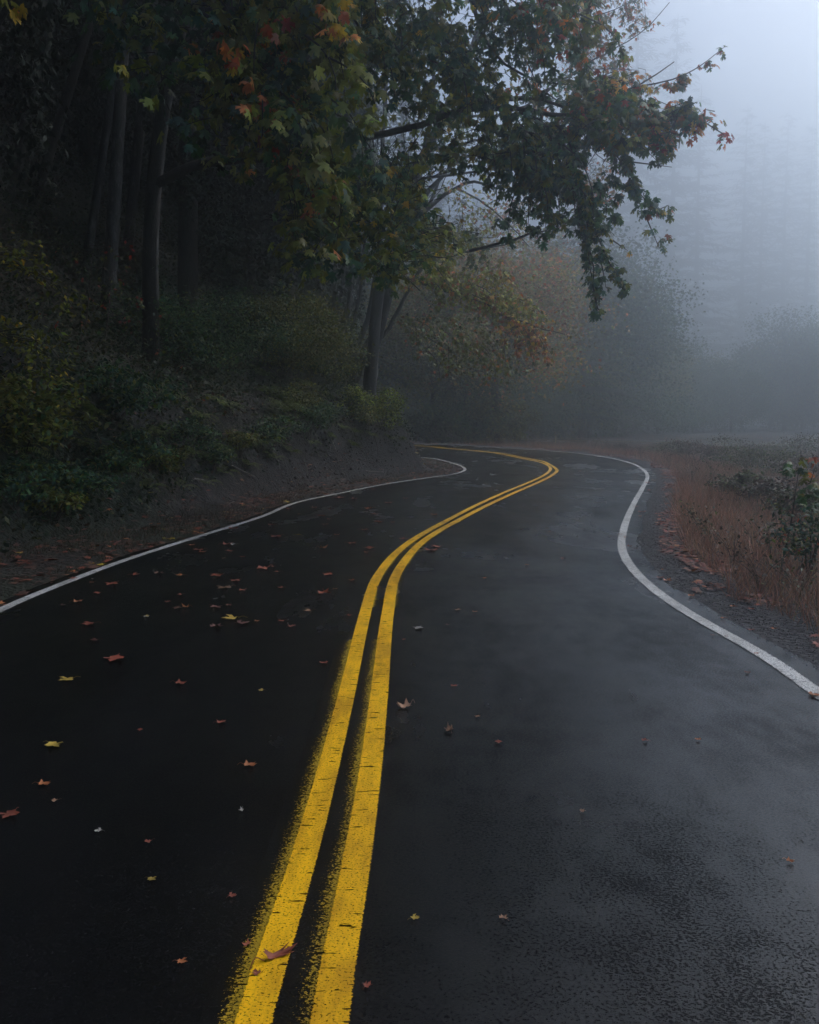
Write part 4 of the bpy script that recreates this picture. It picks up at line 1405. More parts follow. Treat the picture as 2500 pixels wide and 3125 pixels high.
# red-leaved vine maples in the gloom
for x, y, Y, pal, lab in ((195, 560, 20, RED, 'few dark red leaves left of the pale alders'), (235, 625, 20, RED, 'dark red leaf sprig crossing the foot of the thick alder'), (315, 820, 19, RUST, 'rust red sprig among the bank leaves below the alders'),
                          (90, 680, 18, RED, 'dim red sprig low at far left'), (505, 700, 27, OLIVE, 'olive sprig right of the broad dark trunk')):
    c = at(x, y, Y)
    b = np.array([c[0] - 0.2, Y, h1(c[0] - 0.2, Y)])
    t = Tree('vine_maple', lab, b, 'vine maples in the dark wood', 'sapling')
    t.bole([b - (0, 0, 0.1), (b + c) / 2, c + (0, 0, 0.2)], 0.02, 0.006, 5)
    for _ in range(14):
        t.cluster(c + rng.normal(0, 0.45, 3) * (1.2, 1, 0.7), 4, 0.12, 0.10, [(2, pal), (2, OLIVE), (1, GREEN)], 0.6)
    t.finish(M_LEAF, M_TWIG_DK)


for x, Y, R_, H, pal, lab in ((925, 59, 1.7, 2.4, SH_G, 'low dim shrub at the first trunk past the bank'), (985, 60, 1.7, 2.2, SH_G, 'low dim shrub between the trunks past the bank'), (1045, 60, 1.9, 2.4, SH_Y, 'low dim shrub round the foot of the orange tree'),
                            (905, 82, 2.2, 3.4, SH_G, 'dark shrub where the road slips behind the bank'), (960, 79, 2.8, 3.2, SH_G, 'dim shrub at the foot of the dark drooping tree'), (1010, 79, 3.0, 3.6, SH_Y, 'dim olive shrub under the orange tree'),
                            (1065, 78, 3.0, 3.2, SH_G, 'dim shrub below the right half of the orange tree'), (1120, 80, 3.2, 4.2, SH_G, 'foggy shrub right of the orange tree, above the grass'), (1180, 84, 3.4, 4.0, SH_Y, 'foggy olive shrub above the second road'),
                            (1240, 86, 3.6, 4.4, SH_G, 'foggy shrub below the long garland of leaves'), (1310, 92, 3.8, 4.2, SH_G, 'foggy low shrub right of the long garland'), (1390, 102, 4.0, 4.6, SH_G, 'faint shrub in fog above the right verge'), (1480, 116, 4.2, 4.4, SH_G, 'faintest shrub in fog above the right verge')):
    p = base_at(x, Y)
    shrub('shrub', lab, p, R_ * 1.15, H * 1.1, 2400, 0.2, pal, mat=M_LEAF_FAR, group='shrubs beyond the bend')


def fern_mesh(seed):
    V_, T_, C_ = [], [], []; n0 = 0
    P, M2, S2 = [], [], []
    m = MB()
    for f in range(15):
        a = rng.uniform(0, 6.28)
        L = rng.uniform(0.65, 1.0)
        ca, sa = math.cos(a), math.sin(a)
        u = np.linspace(0, 1, 22)
        r_ = L * (u * 0.95)
        z = L * (0.95 * u - 1.05 * u * u) * rng.uniform(0.8, 1.2)
        path = np.stack([ca * r_, sa * r_, z], 1)
        m.tube(path[::3], 0.006, 0.002, 3, col=(0.06, 0.07, 0.02))
        hd = math.atan2(ca, sa)
        for i in range(2, 22):
            w = 0.15 * math.sin(math.pi * min(1, 0.12 + 0.88 * u[i])) ** 0.7 * (1.05 - u[i] * 0.6)
            for sg in (-1, 1):
                P.append(path[i]); M2.append((hd + sg * 1.25, 0.15)); S2.append(w)
    P = np.array(P); M2 = np.array(M2); n = len(P)
    M = orient(n, M2[:, 1], 0.15, M2[:, 0], 0.2)
    tm = (np.array([(-0.10, 0, 0), (0.10, 0, 0), (0.07, 0.6, 0), (0, 1, -0.1), (-0.07, 0.6, 0)]), np.array([(0, 1, 2), (0, 2, 3), (0, 3, 4)]))
    V, T, C = leaves(P, np.array(S2), M, palette(n, [(3, (0.13, 0.18, 0.035)), (2, (0.18, 0.21, 0.04))]), tm)
    V2 = np.vstack(m.V); T2 = np.vstack(m.T)
    o = mesh_np('fronds', np.vstack([V, V2]), np.vstack([T, T2 + len(V)]), M_LEAF, None, np.vstack([C, np.vstack(m.C)]))
    me = o.data; bpy.data.objects.remove(o)
    return me


FERNS = [fern_mesh(i) for i in range(3)]
fpts = [(600, 868, 1.0), (628, 850, 0.9), (575, 842, 0.9), (640, 815, 0.8), (690, 842, 0.7), (500, 930, 0.8), (560, 940, 0.7), (455, 955, 0.8), (395, 960, 0.7), (330, 915, 0.8),
        (280, 925, 0.8), (250, 1000, 0.7), (190, 960, 0.8), (120, 1010, 0.8), (70, 1040, 0.7), (410, 880, 0.8), (545, 790, 0.9), (745, 912, 0.5), (350, 840, 0.9), (180, 880, 0.8), (20, 960, 0.8), (235, 850, 0.8), (120, 900, 0.8), (470, 860, 0.8)]
fpts += [(x, y, 0.5) for x, y in ((690, 925), (655, 935), (610, 955), (720, 905), (780, 920), (820, 925), (575, 965), (520, 985), (470, 1000), (430, 1020), (380, 1030), (310, 1030), (840, 930), (740, 940))]
fpts.sort()
for i, (x, y, s) in enumerate(fpts):
    p = hit(x, y)
    if p is None: continue
    o = bpy.data.objects.new('sword_fern', FERNS[i % 3])
    o.location = p; o.rotation_euler = (rng.uniform(-0.1, 0.1) , 0.35, rng.uniform(-0.6, 0.6)); o.scale = (s, s, s)
    COL.objects.link(o)
    tag(o, f'sword fern on the left bank, {ORD[i]} from the left among the ferns', 'fern', 'sword ferns on the left bank')

# undergrowth, litter and grass: stuff nobody could count
def scatter(n, xr, yr, keep, extra=None):
    out = np.empty((0, 2))
    while len(out) < n:
        q = np.stack([rng.uniform(xr[0], xr[1], n * 2), rng.uniform(yr[0], yr[1], n * 2)], 1)
        out = np.vstack([out, q[keep(q[:, 0], q[:, 1])]])
    return out[:n]


def visible(X, Y):
    px = (CX + F * X / np.maximum(Y, 0.5)) / S
    return (Y > 3.5) & (px > -120) & (px < 1850)


def left_keep(a, b):
    def k(X, Y):
        d = dist_poly(X, Y, WLc)
        return in_poly(X, Y, LEFT_POLY) & visible(X, Y) & (d > a) & (d < b)
    return k


q = scatter(90000, (-22, 2), (7, 50), lambda X, Y: left_keep(1.6, 15)(X, Y) & (rng.random(len(X)) < np.where((dist_poly(X, Y, WLc) < 2.5) & (Y > 22), 0.8 * (fbm(X * 1.4, Y * 1.4, 99) > 0.50), 1)) & (fbm(X * 0.8, Y * 0.8, 91) > 0.30))
hh = rng.random(len(q)) ** 1.3 * (0.15 + 0.7 * fbm(q[:, 0] * 0.6, q[:, 1] * 0.6, 92)) * (1 + 1.3 * sstep(4, 7, dist_poly(q[:, 0], q[:, 1], WLc)))
P = np.c_[q, height(q[:, 0], q[:, 1]) + hh]
V, T, C = leaves(P, rng.uniform(0.05, 0.12, len(P)), orient(len(P), 0.35, 0.5), palette(len(P), [(4, (0.03, 0.055, 0.02)), (3, (0.02, 0.045, 0.025)), (2, (0.07, 0.075, 0.015)), (0.5, BROWN)]), OVAL)
tag(mesh_np('undergrowth', V, T, M_LEAF, None, C), 'low leafy undergrowth covering the left bank', 'undergrowth', kind='stuff')

LIT = [(4, (0.22, 0.055, 0.025)), (4, BROWN), (0.7, (0.42, 0.14, 0.04)), (2, (0.13, 0.05, 0.03)), (0.12, YELLOW)]


def litter(q, size, name, label, lift=0.006, pal=None):
    P = np.c_[q, height(q[:, 0], q[:, 1]) + lift + rng.random(len(q)) * 0.02]
    n = len(P)
    V, T, C = leaves(P, size * rng.uniform(0.5, 1.3, n), orient(n, 0.0, 0.16, None, 0.16), palette(n, pal or LIT), (MAPLE_S[0] * (1, 1, 0.4), MAPLE_S[1]))
    tag(mesh_np(name, V, T, M_DRY, None, C), label, 'leaf litter', kind='stuff')


def dens_left(X, Y):
    d = dist_poly(X, Y, WLc)
    return in_poly(X, Y, LEFT_POLY) & visible(X, Y) & (Y > 5) & (d > 0.08) & (d < 3.2) & (rng.random(len(X)) < np.where(d < 1.6, 1.0, 0.4)) & (fbm(X * 1.5, Y * 1.5, 95) > 0.34)


litter(scatter(4800, (-8, 2), (5, 46), dens_left), 0.11, 'leaf_litter', 'red-brown fallen leaves along the left verge')


def dens_right(X, Y):
    d = dist_poly(X, Y, WRc)
    wq = 0.68 + 0.5 * (fbm(X * 1.3, Y * 1.3, 61) - 0.5)
    return in_poly(X, Y, RIGHT_POLY) & visible(X, Y) & (Y < 62) & (d > wq - 0.22) & (d < wq + 0.35) & (fbm(X * 1.2, Y * 1.2, 96) > 0.44)


litter(scatter(4200, (1, 14), (4, 60), dens_right), 0.08, 'leaf_litter', 'red-brown leaves heaped where gravel meets dry grass on the right', pal=[(4, (0.23, 0.055, 0.03)), (4, (0.12, 0.04, 0.025)), (1, (0.36, 0.13, 0.05))])


def grass(q, hmin, hmax, pal, name, label, lean=0.35, width=1.0, lift=0.0):
    P = np.c_[q, height(q[:, 0], q[:, 1]) - 0.01 + lift]
    n = len(P)
    yw = rng.uniform(0, 6.28, n)
    up = np.stack([rng.normal(0, lean, n), rng.normal(0, lean, n), np.ones(n)], 1)
    up /= np.linalg.norm(up, axis=1)[:, None]
    X = np.stack([np.cos(yw), np.sin(yw), np.zeros(n)], 1)
    X -= up * (X * up).sum(1)[:, None]; X /= np.linalg.norm(X, axis=1)[:, None]
    Z = np.cross(X, up)
    M = np.stack([X, up, Z], 2)
    V0 = BLADE[0].copy(); V0[:, 0] *= width
    h = rng.uniform(hmin, hmax, n) * (0.45 + 1.1 * fbm(q[:, 0] * 0.9, q[:, 1] * 0.9, 77))
    pc = palette(n, pal) * (0.6 + 0.8 * fbm(q[:, 0] * 0.6, q[:, 1] * 0.6, 78))[:, None]
    V, T, C = leaves(P, h, M, pc, (V0, BLADE[1]))
    tag(mesh_np(name, V, T, M_GRASS, None, C), label, 'grass', kind='stuff')


DRYP = [(4, (0.38, 0.18, 0.115)), (3, (0.26, 0.14, 0.09)), (2, (0.48, 0.27, 0.17)), (0.8, (0.10, 0.11, 0.04))]


def dry_keep(X, Y):
    d = dist_poly(X, Y, WRc)
    wq = 0.72 + 0.5 * (fbm(X * 1.3, Y * 1.3, 61) - 0.5)
    return in_poly(X, Y, RIGHT_POLY) & visible(X, Y) & (d > wq) & (d < 16) & (rng.random(len(X)) < np.clip(14 / Y, 0.12, 1)) & (dist_poly(X, Y, SECc) > 4.6) & ((X > 7) | (Y < 50))


grass(scatter(95000, (2, 24), (4, 66), dry_keep), 0.10, 0.38, DRYP, 'dry_grass', 'dry red-brown grass of the right verge', 0.55, 0.4)
GR = [(3, (0.045, 0.06, 0.02)), (3, (0.07, 0.06, 0.03)), (2, (0.11, 0.06, 0.035))]
grass(scatter(26000, (-8, 2), (5, 44), lambda X, Y: in_poly(X, Y, LEFT_POLY) & visible(X, Y) & (dist_poly(X, Y, WLc) < 2.4) & (dist_poly(X, Y, WLc) > 0.22) & (rng.random(len(X)) < np.clip(12 / Y, 0.2, 1)) & (fbm(X, Y, 97) > 0.38)), 0.04, 0.13, GR, 'verge_grass', 'short mossy grass on the left verge', 0.6, 1.2)
# far banks and the hill floor
q = scatter(9000, (-20, 60), (42, 100), lambda X, Y: in_poly(X, Y, RIGHT_POLY) & visible(X, Y) & (dist_poly(X, Y, SECc) > 4.4) & (dist_poly(X, Y, WRc) > 1.0) & ((X > 7) | (Y > 74)))
grass(q, 0.12, 0.34, DRYP + [(3, (0.05, 0.06, 0.03))], 'dry_grass', 'rough dry grass between the bend and the second road', 0.4, 1.2)
q = scatter(16000, (-40, 60), (78, 180), lambda X, Y: in_poly(X, Y, HILL + [(430, 1000), (-430, 1000)]) & visible(X, Y))
P = np.c_[q, height(q[:, 0], q[:, 1]) + rng.random(len(q)) ** 1.5 * 2.2]
V, T, C = leaves(P, rng.uniform(0.3, 0.7, len(P)), orient(len(P), 0.3, 0.5), palette(len(P), [(4, GREEN), (3, DKGREEN), (1, OLIVE)]), OVAL)
tag(mesh_np('undergrowth', V, T, M_LEAF_FAR, None, C), 'undergrowth on the foggy hillside beyond the second road', 'undergrowth', kind='stuff')

# gravel grains on the right edge
q = scatter(9000, (1.5, 11), (4, 40), lambda X, Y: in_poly(X, Y, RIGHT_POLY) & visible(X, Y) & (dist_poly(X, Y, WRc) < 1.0) & (dist_poly(X, Y, WRc) > 0.18) & (rng.random(len(X)) < np.clip(9 / Y, 0.2, 1)))
oc = (np.array([(1, 0, 0), (-1, 0, 0), (0, 1, 0), (0, -1, 0), (0, 0, 0.8), (0, 0, -0.8)]) * 0.5, np.array([(0, 2, 4), (2, 1, 4), (1, 3, 4), (3, 0, 4), (2, 0, 5), (1, 2, 5), (3, 1, 5), (0, 3, 5)]))
zz = np.maximum(height(q[:, 0], q[:, 1]), road_z(q[:, 1]) * (dist_poly(q[:, 0], q[:, 1], WRc) < 0.5))
V, T, C = leaves(np.c_[q, zz + 0.003], rng.uniform(0.006, 0.018, len(q)), orient(len(q), 0, 0.4), palette(len(q), [(3, (0.075, 0.075, 0.08)), (1, (0.16, 0.16, 0.165))]), oc)
tag(mesh_np('gravel', V, T, M_GRAVEL, None, C), 'dark gravel along the right edge of the road', 'gravel', kind='stuff')

# ------------------------------------------------------------------ right verge: weeds, sapling, headwall, posts
def weed(label, base, H, n, pal, sz, spread=0.25, name='weed', lean=0.0):
    t = empty(name, base)
    tag(t, label, 'weed' if name == 'weed' else 'sapling', 'tall weeds in the dry grass' if name == 'weed' else None)
    m = MB(); P = []
    for k in range(rng.integers(3, 6)):
        a = rng.uniform(0, 6.28); e = np.array([math.cos(a) * spread + lean, math.sin(a) * spread, H * rng.uniform(0.7, 1)])
        L = smooth_line([(0, 0, -0.05), e * (0.3, 0.3, 0.5), e], 0.06)
        m.tube(L, 0.005, 0.002, 4)
        idx = rng.integers(len(L) // 3, len(L), n // 4)
        P.append(L[idx] + rng.normal(0, 0.05, (len(idx), 3)))
    o = m.build('stems', M_TWIG_DK, None); o.parent = t
    P = np.vstack(P)
    V, T, C = leaves(P, sz * rng.uniform(0.6, 1.3, len(P)), orient(len(P), 0.2, 0.5), palette(len(P), pal), OVAL)
    o = mesh_np('foliage', V, T, M_LEAF, None, C); o.parent = t
    return t


WD = [(3, (0.05, 0.07, 0.025)), (2, (0.10, 0.07, 0.035)), (1, (0.12, 0.16, 0.03))]
WB = [(3, (0.10, 0.06, 0.04)), (2, (0.06, 0.05, 0.03))]
wl_ = [(1475, 1130, 0.65, WD), (1500, 1150, 0.5, WD), (1545, 1190, 0.55, WB), (1590, 1160, 0.5, WD), (1625, 1180, 0.6, WD), (1560, 1060, 0.75, WD), (1520, 1060, 0.8, WB), (1600, 1075, 0.7, WD), (1640, 1110, 0.7, WB), (1455, 1020, 0.7, WB), (1500, 1010, 0.8, WD),
       (1570, 1000, 0.9, WB), (1610, 1010, 0.9, WD), (1410, 985, 0.8, WB), (1350, 965, 0.7, WB), (1480, 968, 1.0, WD), (1545, 975, 1.0, WB), (1440, 960, 1.0, WD), (1660, 1180, 0.7, WD), (1700, 1200, 0.7, WD), (1600, 1240, 0.45, WB), (1680, 1260, 0.45, WD), (1250, 950, 0.7, WB), (1300, 952, 0.8, WB)]
wl_.sort()
for i, (x, y, H, pal) in enumerate(wl_):
    p = hit(x, y)
    if p is None or p[1] > 55: p = base_at(x, 45)
    weed(f'tall weed in the dry grass of the right verge, {ORD[i]} from the left', p, H * 0.8, 60 + int(60 * H), pal, 0.045)
for i, (x, Y, R_, H, pal) in enumerate(((1300, 46, 0.9, 0.55, WB), (1405, 42, 1.2, 0.7, WD), (1465, 36, 1.1, 0.75, WB), (1530, 38, 1.5, 1.0, WD), (1575, 31, 1.2, 0.8, WD), (1612, 39, 1.7, 0.95, WB), (1650, 30, 1.3, 0.7, WD), (1675, 38, 1.8, 1.15, WD), (1705, 27, 1.2, 0.8, WB), (1722, 37, 1.9, 1.4, WD), (1560, 20, 0.6, 0.5, WD), (1630, 18, 0.6, 0.5, WB), (1690, 16, 0.6, 0.5, WD))):
    shrub('shrub', f'brownish-green scrub among the dry grass of the right verge, {ORD[i]} from the left', base_at(x, Y), R_, H, 700, 0.07, pal, group='scrub on the right verge', clumps=14)
b = hit(1655, 1230)
shrub('shrub', 'dark green leafy shrub at the right edge of the photo', b + (0.30, 0.2, 0), 0.40, 0.70, 420, 0.05, [(3, (0.04, 0.07, 0.025)), (2, DKGREEN), (1, OLIVE), (0.2, RUST)], clumps=16)
b = b + (0.15, 0.6, 0)
t = Tree('maple_sapling', 'young maple sapling with big green leaves standing above the right verge', b, None, 'sapling')
t.tmpl = MAPLE
tp = at(1683, 985, b[1])
t.bole([b - (0, 0, 0.1), (b + tp) / 2 + (0.03, 0, 0), tp], 0.012, 0.005, 5)
t.limb([b + (0.25, 0, 0.9), at(1700, 1040, b[1]), at(1722, 968, b[1])], 0.008, 0.003)
for x, y, k, r, p in ((1680, 975, 12, 0.11, [(3, GREEN), (2, OLIVE), (1, YGREEN)]), (1662, 990, 8, 0.07, [(2, GREEN), (1, OLIVE)]), (1695, 990, 10, 0.08, [(2, OLIVE), (1, ORANGE), (1, YGREEN)]), (1690, 1003, 5, 0.06, [(1, OLIVE)]), (1716, 966, 4, 0.06, [(1, RUST), (1, OLIVE)]), (1722, 972, 4, 0.06, [(1, RUST), (1, GREEN)]),
                      (1715, 1022, 9, 0.1, [(2, GREEN), (1, OLIVE)]), (1692, 1040, 6, 0.09, [(2, GREEN), (1, OLIVE)]), (1700, 1055, 7, 0.1, [(2, GREEN), (1, OLIVE)]), (1724, 1050, 6, 0.09, [(1, GREEN)])):
    t.cluster(at(x, y, b[1] + rng.uniform(-0.1, 0.1)), k, r, 0.10, p, 0.4, twig=False)
t.finish(M_LEAF, M_TWIG_DK)

hp = at(1601, 1016, 30)
t = empty('headwall', (hp[0], hp[1], h1(hp[0], hp[1]))); tag(t, 'low dark concrete headwall with a thin pale top edge behind the weeds', 'wall')
m = MB(); m.box((hp[0], hp[1], hp[2] - 0.36), (0.80, 0.22, 0.66), 0.06); m.build('wall', M_CONC, t)
m = MB(); m.box((hp[0], hp[1], hp[2]), (0.90, 0.28, 0.05), 0.06); m.build('coping', M_CAP, t)

p = base_at(1169, 56)
t = empty('marker_post', p); tag(t, 'small tan roadside marker post beyond the outer bend', 'post')
m = MB(); m.tube(np.array([p - (0, 0, 0.2), p + (0, 0, 0.75)]), 0.045, 0.04, 8); m.build('post', M_POST, t)
m = MB(); m.box(p + (0, -0.045, 0.64), (0.07, 0.012, 0.1)); m.build('reflector', M_CAP, t)
p = base_at(1056, 66)
t = Tree('maple_sapling', 'tiny sapling with one rust orange tuft beyond the bend', p, None, 'sapling')
t.bole([p - (0, 0, 0.1), p + (0.02, 0, 0.5), p + (0, 0, 1.0)], 0.015, 0.006, 5)
t.cluster(p + (0, 0, 1.0), 30, 0.2, 0.13, [(1, ORANGE), (1, RUST)], twig=False)
t.finish(M_LEAF_FAR, M_TWIG_DK)

# ------------------------------------------------------------------ sticks and roots on the cut bank
def S6(x, y):          # from a closer copy of the photo
    return ((400 + x * 0.5217) / S, (1000 + y * 0.5217) / S)


def stick(label, pts, r, mat, name='fallen_branch', cat='branch', lift=0.03, group=None):
    P = []
    for x, y in pts:
        q = hit(*S6(x, y))
        if q is not None: P.append(q + (0, -0.05, lift))
    if len(P) < 2: return
    base = np.array(P[0])
    m = MB(); m.tube(smooth_line(P, 0.1), r, r * 0.45, 6, bump=0.15)
    o = m.build(name, mat, None, smooth=True)
    off = base
    o.data.transform(Matrix.Translation(-Vector(off)))
    o.location = off
    tag(o, label, cat, group)


stick('pale stick lying across the litter at the foot of the bank', [(590, 825), (660, 850), (730, 890)], 0.014, M_TWIG)
stick('short pale stick near the verge, lower left of the cut bank', [(370, 898), (430, 912), (490, 932)], 0.018, M_TWIG)
stick('straight dark stick near the white line below the earth cut', [(1370, 845), (1425, 852), (1480, 855)], 0.016, M_TWIG)
stick('pale bare branch on the bank top beneath the maple stems', [(1255, 290), (1300, 303), (1375, 306)], 0.022, M_TWIG, lift=0.12)
stick('thin twig lying on the soil left of the earth cut', [(585, 745), (600, 765), (620, 780)], 0.010, M_TWIG)
for i, (pts, lab) in enumerate((([(1165, 650), (1200, 740), (1215, 800), (1260, 890)], 'long dark root running down the middle of the earth cut'), ([(1105, 720), (1150, 760), (1200, 795)], 'short root crossing the earth cut at its left'),
                                ([(1530, 740), (1528, 800), (1540, 860)], 'vertical root near the tip of the earth cut'), ([(1310, 640), (1340, 720), (1400, 790)], 'slanting root right of the longest root'),
                                ([(1420, 640), (1440, 700), (1445, 760)], 'faint root below the bush on the bank tip'))):
    stick(lab, pts, 0.014, M_TWIG_DK if i else M_TWIG, 'root', 'root', group='roots on the earth cut')
q = scatter(420, (-9, 3), (15, 42), lambda X, Y: in_poly(X, Y, LEFT_POLY) & visible(X, Y) & (dist_poly(X, Y, WLc) > 0.5) & (dist_poly(X, Y, WLc) < 3.0))
m = MB()
for X, Y in q:
    a = rng.uniform(0, 6.28); ln = rng.uniform(0.08, 0.38)
    e = np.array([X + math.cos(a) * ln, Y + math.sin(a) * ln])
    mid = (np.array([X, Y]) + e) / 2 + rng.normal(0, 0.03, 2)
    m.tube(np.array([(X, Y, h1(X, Y) + 0.02), (*mid, h1(*mid) + 0.05), (*e, h1(*e) + 0.02)]), 0.007, 0.003, 4, col=(1, 1, 1))
tag(m.build('twig_litter', M_TWIG), 'thin broken twigs and root ends strewn over the earth cut', 'twig litter', kind='stuff')
P = np.c_[q, height(q[:, 0], q[:, 1])]
q = scatter(2200, (-9, 3), (21, 42), lambda X, Y: in_poly(X, Y, LEFT_POLY) & visible(X, Y) & (dist_poly(X, Y, WLc) > 0.9) & (dist_poly(X, Y, WLc) < 3.0))
V, T, C = leaves(np.c_[q, height(q[:, 0], q[:, 1])], rng.uniform(0.03, 0.13, len(q)), orient(len(q), 0, 0.5), palette(len(q), [(3, (0.016, 0.012, 0.012)), (1, (0.035, 0.028, 0.026))]), oc)
tag(mesh_np('soil_clods', V, T, M_GRAVEL, None, C), 'dark clods and stones in the earth cut', 'clods', kind='stuff')
# snapped stake at the tip of the bank
a, b_ = at(856, 908, 32.5), at(866, 935, 32.4)
c_ = hit(*S6(1682, 806))
t = empty('snapped_branch', c_); tag(t, 'snapped branch with orange torn wood leaning on the bank tip', 'branch')
m = MB(); m.tube(smooth_line([c_ - (0, 0, 0.05), (c_ + b_) / 2 + (0.02, 0, 0), b_], 0.2), 0.022, 0.02, 6); m.build('shaft', M_TWIG, t)
m = MB(); m.tube(smooth_line([b_, (a + b_) / 2, a], 0.1), 0.035, 0.015, 6, bump=0.3); m.build('torn_end', M_STICK, t)

# ------------------------------------------------------------------ fallen leaves on the road
def fallen_mesh(col, curl, seed, skinny=1.0):
    V, T = MAPLE
    V = V.copy(); V[:, 1] -= 0.5
    V[:, 0] *= skinny
    r2 = V[:, 0] ** 2 + V[:, 1] ** 2
    an = np.arctan2(V[:, 1], V[:, 0])
    V[:, 2] = curl * r2 * (1.0 + 0.9 * np.sin(3 * an + seed)) + 0.014
    # second, slightly shrunken lower skin gives the leaf a body
    m = MB()
    m.add(V, T, (1, 1, 1))
    m.add(V * (0.985, 0.985, 1) - (0, 0, 0.012), T[:, ::-1], (0.8, 0.8, 0.8))
    n = len(V)
    rim = [(1 + i, 1 + (i + 1) % (n - 1)) for i in range(n - 1)]
    m.T.append(np.array([(a, b, b + n) for a, b in rim] + [(a, b + n, a + n) for a, b in rim]))
    m.tube(smooth_line([(0, -0.5, 0.05), (0.04, -0.75, 0.08 + curl * 0.2), (0.12, -0.98, 0.03)], 0.1), 0.016, 0.010, 4)
    Vv = np.vstack(m.V); Cc = np.vstack(m.C) * np.array(col) * rng.uniform(0.75, 1.25, (len(Vv), 1))
    o = mesh_np('fallen_leaf', Vv, np.vstack(m.T), M_DRY, None, Cc)
    me = o.data; bpy.data.objects.remove(o)
    return me


FL = {}
for key, col in (('rust red', (0.30, 0.07, 0.035)), ('orange', (0.46, 0.15, 0.045)), ('yellow', (0.42, 0.29, 0.04)), ('pale tan', (0.30, 0.16, 0.09)), ('dark brown', (0.10, 0.03, 0.02)), ('whitish', (0.38, 0.36, 0.32))):
    FL[key] = [fallen_mesh(col, c, s, w) for c, s, w in ((0.25, 0.0, 1.0), (0.5, 2.0, 0.85), (0.9, 4.0, 0.6), (0.7, 1.0, 0.30))]

LV = []     # (x, y in notes, width in note px, colour, curl index)


def C4(x, y, w, col, k=0): LV.append((x * 0.7536 / S, (1400 + y * 0.7536) / S, w * 0.7536 / S, col, k))
def C6(x, y, w, col, k=0): LV.append(((1600 + x * 0.5217) / S, (1200 + y * 0.5217) / S, w * 0.5217 / S, col, k))


for a in ((1313, 365, 38, 'orange', 2), (945, 350, 28, 'whitish', 1), (800, 372, 50, 'rust red'), (930, 377, 40, 'rust red'), (780, 352, 28, 'orange'), (550, 472, 42, 'rust red'), (728, 475, 40, 'orange'), (880, 477, 55, 'rust red'), (950, 497, 45, 'rust red'), (905, 527, 66, 'pale tan'),
          (450, 511, 56, 'rust red'), (728, 553, 28, 'rust red'), (318, 582, 42, 'orange', 1), (750, 605, 38, 'orange', 2), (595, 643, 26, 'whitish'), (930, 650, 80, 'yellow'), (1040, 661, 24, 'orange'), (1137, 661, 32, 'rust red'), (355, 675, 60, 'rust red'), (1137, 525, 32, 'rust red'),
          (1105, 440, 20, 'rust red', 1), (1483, 382, 22, 'orange', 1), (1430, 345, 40, 'rust red'), (1365, 311, 28, 'rust red', 1), (1275, 200, 28, 'rust red', 1), (1490, 204, 36, 'orange', 1), (1305, 233, 36, 'rust red'), (1098, 270, 30, 'rust red', 1), (1115, 318, 50, 'rust red'), (1210, 311, 32, 'yellow'),
          (1480, 290, 36, 'rust red'), (1320, 268, 30, 'rust red'), (1425, 495, 30, 'rust red'), (945, 285, 40, 'rust red'), (1415, 638, 30, 'rust red'), (1535, 525, 28, 'dark brown', 1), (1378, 160, 46, 'rust red'), (1510, 125, 22, 'rust red'), (1640, 162, 24, 'rust red'), (1120, 461, 30, 'rust red'),
          (905, 406, 18, 'pale tan'), (985, 400, 25, 'rust red'), (1570, 180, 36, 'rust red'), (1535, 258, 40, 'rust red'), (1590, 260, 24, 'rust red', 1), (1630, 327, 38, 'rust red'), (1355, 531, 24, 'pale tan'), (295, 488, 40, 'rust red'), (375, 490, 14, 'whitish'), (370, 504, 22, 'orange'), (1210, 226, 14, 'orange'), (1520, 226, 30, 'rust red'), (820, 380, 34, 'rust red'), (255, 596, 30, 'dark brown')):
    C4(*a)
